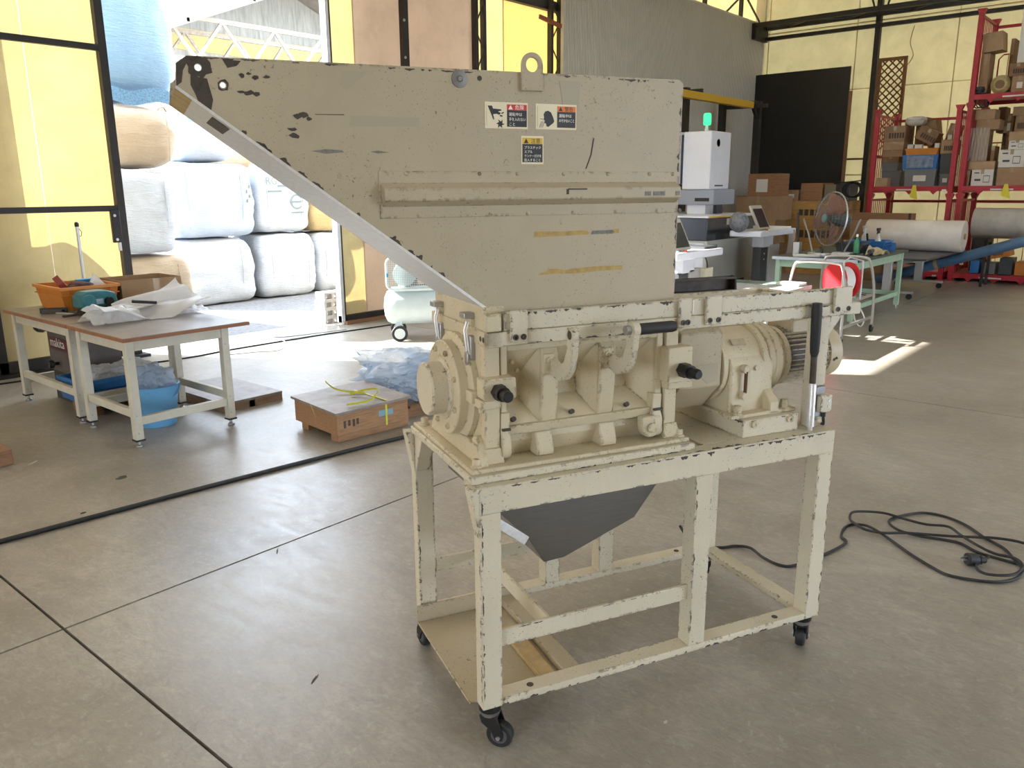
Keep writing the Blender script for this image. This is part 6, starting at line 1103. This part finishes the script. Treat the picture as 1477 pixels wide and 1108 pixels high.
# ================================================================== the yard seen through the open door
def weave(name, c, rough=.7):
    t = NT(name); f = t.noise(3, 5, .6); st = t.noise(9, 5, .7, stretch=(1, 1, 5)); t.col(t.ramp(f, [(.3, tuple(q*.88 for q in c)), (.7, c)])); t.set(Roughness=rough); t.bump(st, .5, .03); return t.m
M_bagw2 = weave('white_woven_sack', (.48, .52, .58)); M_bagb = weave('pale_blue_woven_sack', (.42, .50, .62)); M_bagc = weave('cream_woven_sack', (.44, .355, .26)); M_bagt = weave('tan_woven_sack', (.46, .34, .17)); M_bluet = weave('blue_film_cover', (.20, .36, .58), .3)
M_cord = pm('green_cord', (.20, .60, .45), .6); M_print = pm('grey_print', (.16, .21, .24), .7)
def bulk_bag(label, X_, Y_, z, sx, sy, sz, m, seed, sag=.05, rz=0, group='bulk bags stacked in the yard', tilt=(0, 0), p=9, ties=True):
    b = thing('bulk_bag', label, 'bulk bag', (X_, Y_, z), rz, group); b.rotation_euler = (tilt[0], tilt[1], rz)
    soft(sx, sy, sz, p, 18, .045, seed, 1.8, sag, .006).build('sack', m, b, smooth=70)
    for x, y in ((-1, -1), (1, -1), (1, 1), (-1, 1)):
        cx_, cy_ = x*sx*.36, y*sy*.36
        if ties: MB().tube([(cx_ - .05*x, cy_, sz*.93), (cx_ - .03, cy_, sz*.975), (cx_ + .03, cy_, sz*.985), (cx_ + .06*x, cy_, sz*.92)], .014, 6).build('lifting_loop', m, b)
    for x in (-.33, .33): MB().tube([(x*sx, -sy*.50, sz*.12), (x*sx, -sy*(.515 + sag*.5), sz*.5), (x*sx, -sy*.50, sz*.88)], .006, 5).build('side_seam', m, b)
    return b
YB = 11.75
bulk_bag('lower white bulk bag under the tall blue-white bag', 6.32, YB, -.03, 1.30, 1.1, .98, M_bagw2, 1)
b2 = bulk_bag('large white bulk bag in the middle of the tallest stack', 6.42, YB + .02, .97, 1.30, 1.1, 1.08, M_bagb, 2)
for k in range(4): B(.50 + .04*(k % 2), .52 + .05*(k % 2), -.585, -.58, .50 + .07*k, .55 + .07*k).build('printed_mark', M_print, b2)
bulk_bag('top white bulk bag with cyan tag on the tallest stack', 6.46, YB, 2.06, 1.12, 1.05, .85, M_bagw2, 3, p=3.2)
o = B(-.13, .13, -.006, .006, -.09, .09).build('hanging_tag', pm('cyan_tag', (.25, .75, .75), .5), loc=(6.22, YB - .53, 2.70)); tag(o, 'cyan tag hanging on the top white bulk bag', 'tag')
bulk_bag('lower white bulk bag below the bag printed with a round emblem', 7.62, YB, -.03, 1.02, 1.1, 1.0, M_bagw2, 4)
b5 = bulk_bag('white bulk bag printed with a round e-shaped emblem', 7.63, YB + .02, 1.0, .94, 1.0, .98, M_bagw2, 5)
ee = MB(); c0 = (.22, .47); pts = arc(*c0, .12, 0, 320, 24); n = len(pts)
ee.add([(x, -.537, z) for x, z in pts] + [(c0[0] + (x - c0[0])*.78, -.537, c0[1] + (z - c0[1])*.78) for x, z in pts], [(i, i + 1, n + i + 1, n + i) for i in range(n - 1)]); ee.box(.13, .33, -.538, -.534, .455, .482); ee.build('printed_emblem', M_print, b5)
text('RG', .16, M_print, b5, (-.34, -.545, .74), (R(90), 0, 0), 'printed_letters'); B(-.12, .34, -.54, -.536, .70, .735).build('printed_line', M_print, b5); B(-.3, -.05, -.54, -.536, .62, .65).build('printed_line', M_print, b5); B(.10, .34, -.54, -.536, .29, .31).build('printed_line', M_print, b5)
bulk_bag('lower white bulk bag beside the concrete blocks, under a tan sack', 8.63, YB, -.03, .84, 1.0, .98, M_bagw2, 6)
b6 = bulk_bag('tan bulk bag with a blue band', 8.66, YB + .1, .97, .90, 1.0, .95, M_bagt, 7); B(-.45, .45, -.545, -.535, .60, .68).build('blue_band', pm('blue_band', (.06, .28, .62), .6), b6)
bulk_bag('cream bulk bag behind the emblem bag and the tallest stack', 7.6, YB + 1.35, 1.97, 1.1, 1.0, .9, M_bagc, 8, p=3.5)
bulk_bag('cream bulk bag standing behind the stacks', 7.6, YB + 1.35, -.03, 1.2, 1.1, 1.95, M_bagc, 18)
# nearer column just inside the left jamb
bulk_bag('cream bulk bag at the bottom of the column by the left door', 4.52, 10.0, -.03, 1.05, 1.0, .92, M_bagc, 9)
bulk_bag('white bulk bag leaning out of the column by the left door', 4.42, 9.95, .93, .90, .90, .96, M_bagw2, 10, .05, .2, tilt=(0, .04))
bulk_bag('cream bulk bag with folded ties under the blue cover', 4.62, 10.1, 1.91, 1.0, 1.0, .72, M_bagc, 11, p=3.5)
bb = thing('covered_bundle', 'tall blue film-wrapped bundle on top of bags by the left door', 'bundle', (4.70, 10.35, 2.66)); soft(1.25, 1.2, 1.9, 4, 20, .05, 12, 1.5, .04, .004).build('film_cover', M_bluet, bb, smooth=70)
MB().grid(lambda u, v: (-.55 + 1.1*u, -.58 - .05*sin(pi*u), -.01 + .16*v + .03*sin(11*u)), 20, 5).build('cover_hem', pm('dark_blue_net', (.10, .22, .38), .6, nz=(60, .6)), bb, smooth=60)
bz = bulk_bag('tall white bulk bag standing outside against the left door', 2.45, 9.2, -.03, .95, .95, 1.62, M_bagw2, 13); MB().cyl((-.1, 0, 1.55), (-.12, 0, 1.78), .06, .035, n=14).build('filling_spout', M_bagw2, bz)
bulk_bag('cream bulk bag standing outside behind the left door', 1.2, 9.25, -.03, 1.05, .95, 1.15, M_bagc, 14)
# hollow concrete blocks by the right jamb
M_cb = pm('pale_concrete_block', (.48, .46, .43), .9, nz=(30, .2), bump=(90, .3)); sx_, sz_, dp = .39, .105, .19
bm_ = MB().box(0, sx_, 0, dp, 0, .022).box(0, sx_, 0, dp, sz_ - .022, sz_)
for x in (0, .115, .245, sx_ - .03): bm_.box(x, x + .03, 0, dp, .022, sz_ - .022)
bme = bm_.mesh('concrete_block', M_cb, 20)
for k in range(4):
    o = bpy.data.objects.new('concrete_block', bme); COL.objects.link(o); o.location = (6.13 + .008*(k % 2), 8.34, -.03 + k*sz_); o.rotation_euler = (0, 0, .02*((k*7) % 3 - 1)); tag(o, ['lowest hollow concrete block of the stack by the door', 'hollow concrete block second from the ground in the stack', 'hollow concrete block third from the ground in the stack', 'topmost hollow concrete block of the stack by the door'][k], 'block', 'stacked hollow concrete blocks')
# neighbouring shed with trussed roof
sh = thing('open_shed', 'open neighbouring shed with steel roof trusses and yellow light band', 'building', (0, 0, 0)); M_shr = pm('brown_roof_sheet', (.30, .26, .21), .8, nz=(4, .25)); M_sht = pm('pale_rusty_steel', (.42, .36, .28), .7, nz=(10, .3)); M_shw = pm('stained_wall_sheet', (.44, .43, .38), .85, nz=(2.5, .35), stretch=(3, 1, .4)); M_shy = pm('yellow_light_sheet', (.75, .55, .22), .7, nz=(4, .15))
YS = 25.0
for x0, x1, sgn in ((13.3, 21.0, 1),):
    MB().add([(x0, YS, 6.45), (x1, YS, 9.5), (x1, YS + 5, 9.5), (x0, YS + 5, 6.45), (x0, YS, 6.62), (x1, YS, 9.67), (x1, YS + 5, 9.67), (x0, YS + 5, 6.62)], [(0, 1, 2, 3), (7, 6, 5, 4), (0, 4, 5, 1), (1, 5, 6, 2), (2, 6, 7, 3), (3, 7, 4, 0)]).build('roof', M_shr, sh)
    MB().add([(x1, YS, 9.5), (x1 + 8, YS, 6.4), (x1 + 8, YS + 5, 6.4), (x1, YS + 5, 9.5), (x1, YS, 9.67), (x1 + 8, YS, 6.57), (x1 + 8, YS + 5, 6.57), (x1, YS + 5, 9.67)], [(0, 1, 2, 3), (7, 6, 5, 4), (0, 4, 5, 1), (1, 5, 6, 2), (2, 6, 7, 3), (3, 7, 4, 0)]).build('roof', M_shr, sh)
for y in (YS + .8, YS + 3.2):
    MB().box(13.5, 28.5, y, y + .12, 7.0, 7.14).build('truss_chord', M_sht, sh); MB().box(13.5, 28.5, y, y + .12, 5.75, 5.85).build('truss_chord', M_sht, sh); m = MB(); x = 13.6
    while x < 28: m.bar((x, y + .06, 7.05), (x + 1.0, y + .06, 5.8), .09); m.bar((x + 1.0, y + .06, 5.8), (x + 2.0, y + .06, 7.05), .09); x += 2.0
    m.build('truss_web', M_sht, sh)
for k in range(7): B(13.9 + k*2.4, 14.0 + k*2.4, YS, YS + 5, 6.75 + k*.95 if k < 3 else 9.3 - (k - 3)*.9, 6.87 + k*.95 if k < 3 else 9.42 - (k - 3)*.9).build('purlin', M_sht, sh)
B(13.4, 29, YS + 5, YS + 5.1, -.1, 6.75).build('back_wall', M_shw, sh); B(13.4, 29, YS + 4.97, YS + 5, 7.5, 9.6).build('back_wall', M_shw, sh); B(13.4, 29, YS + 4.95, YS + 5.0, 6.75, 7.5).build('light_band', M_shy, sh)
for y in (YS + .6, YS + 4.6): B(13.3, 13.55, y, y + .25, -.1, 6.5).build('column', pm('dark_red_steel', (.22, .06, .05), .7), sh)
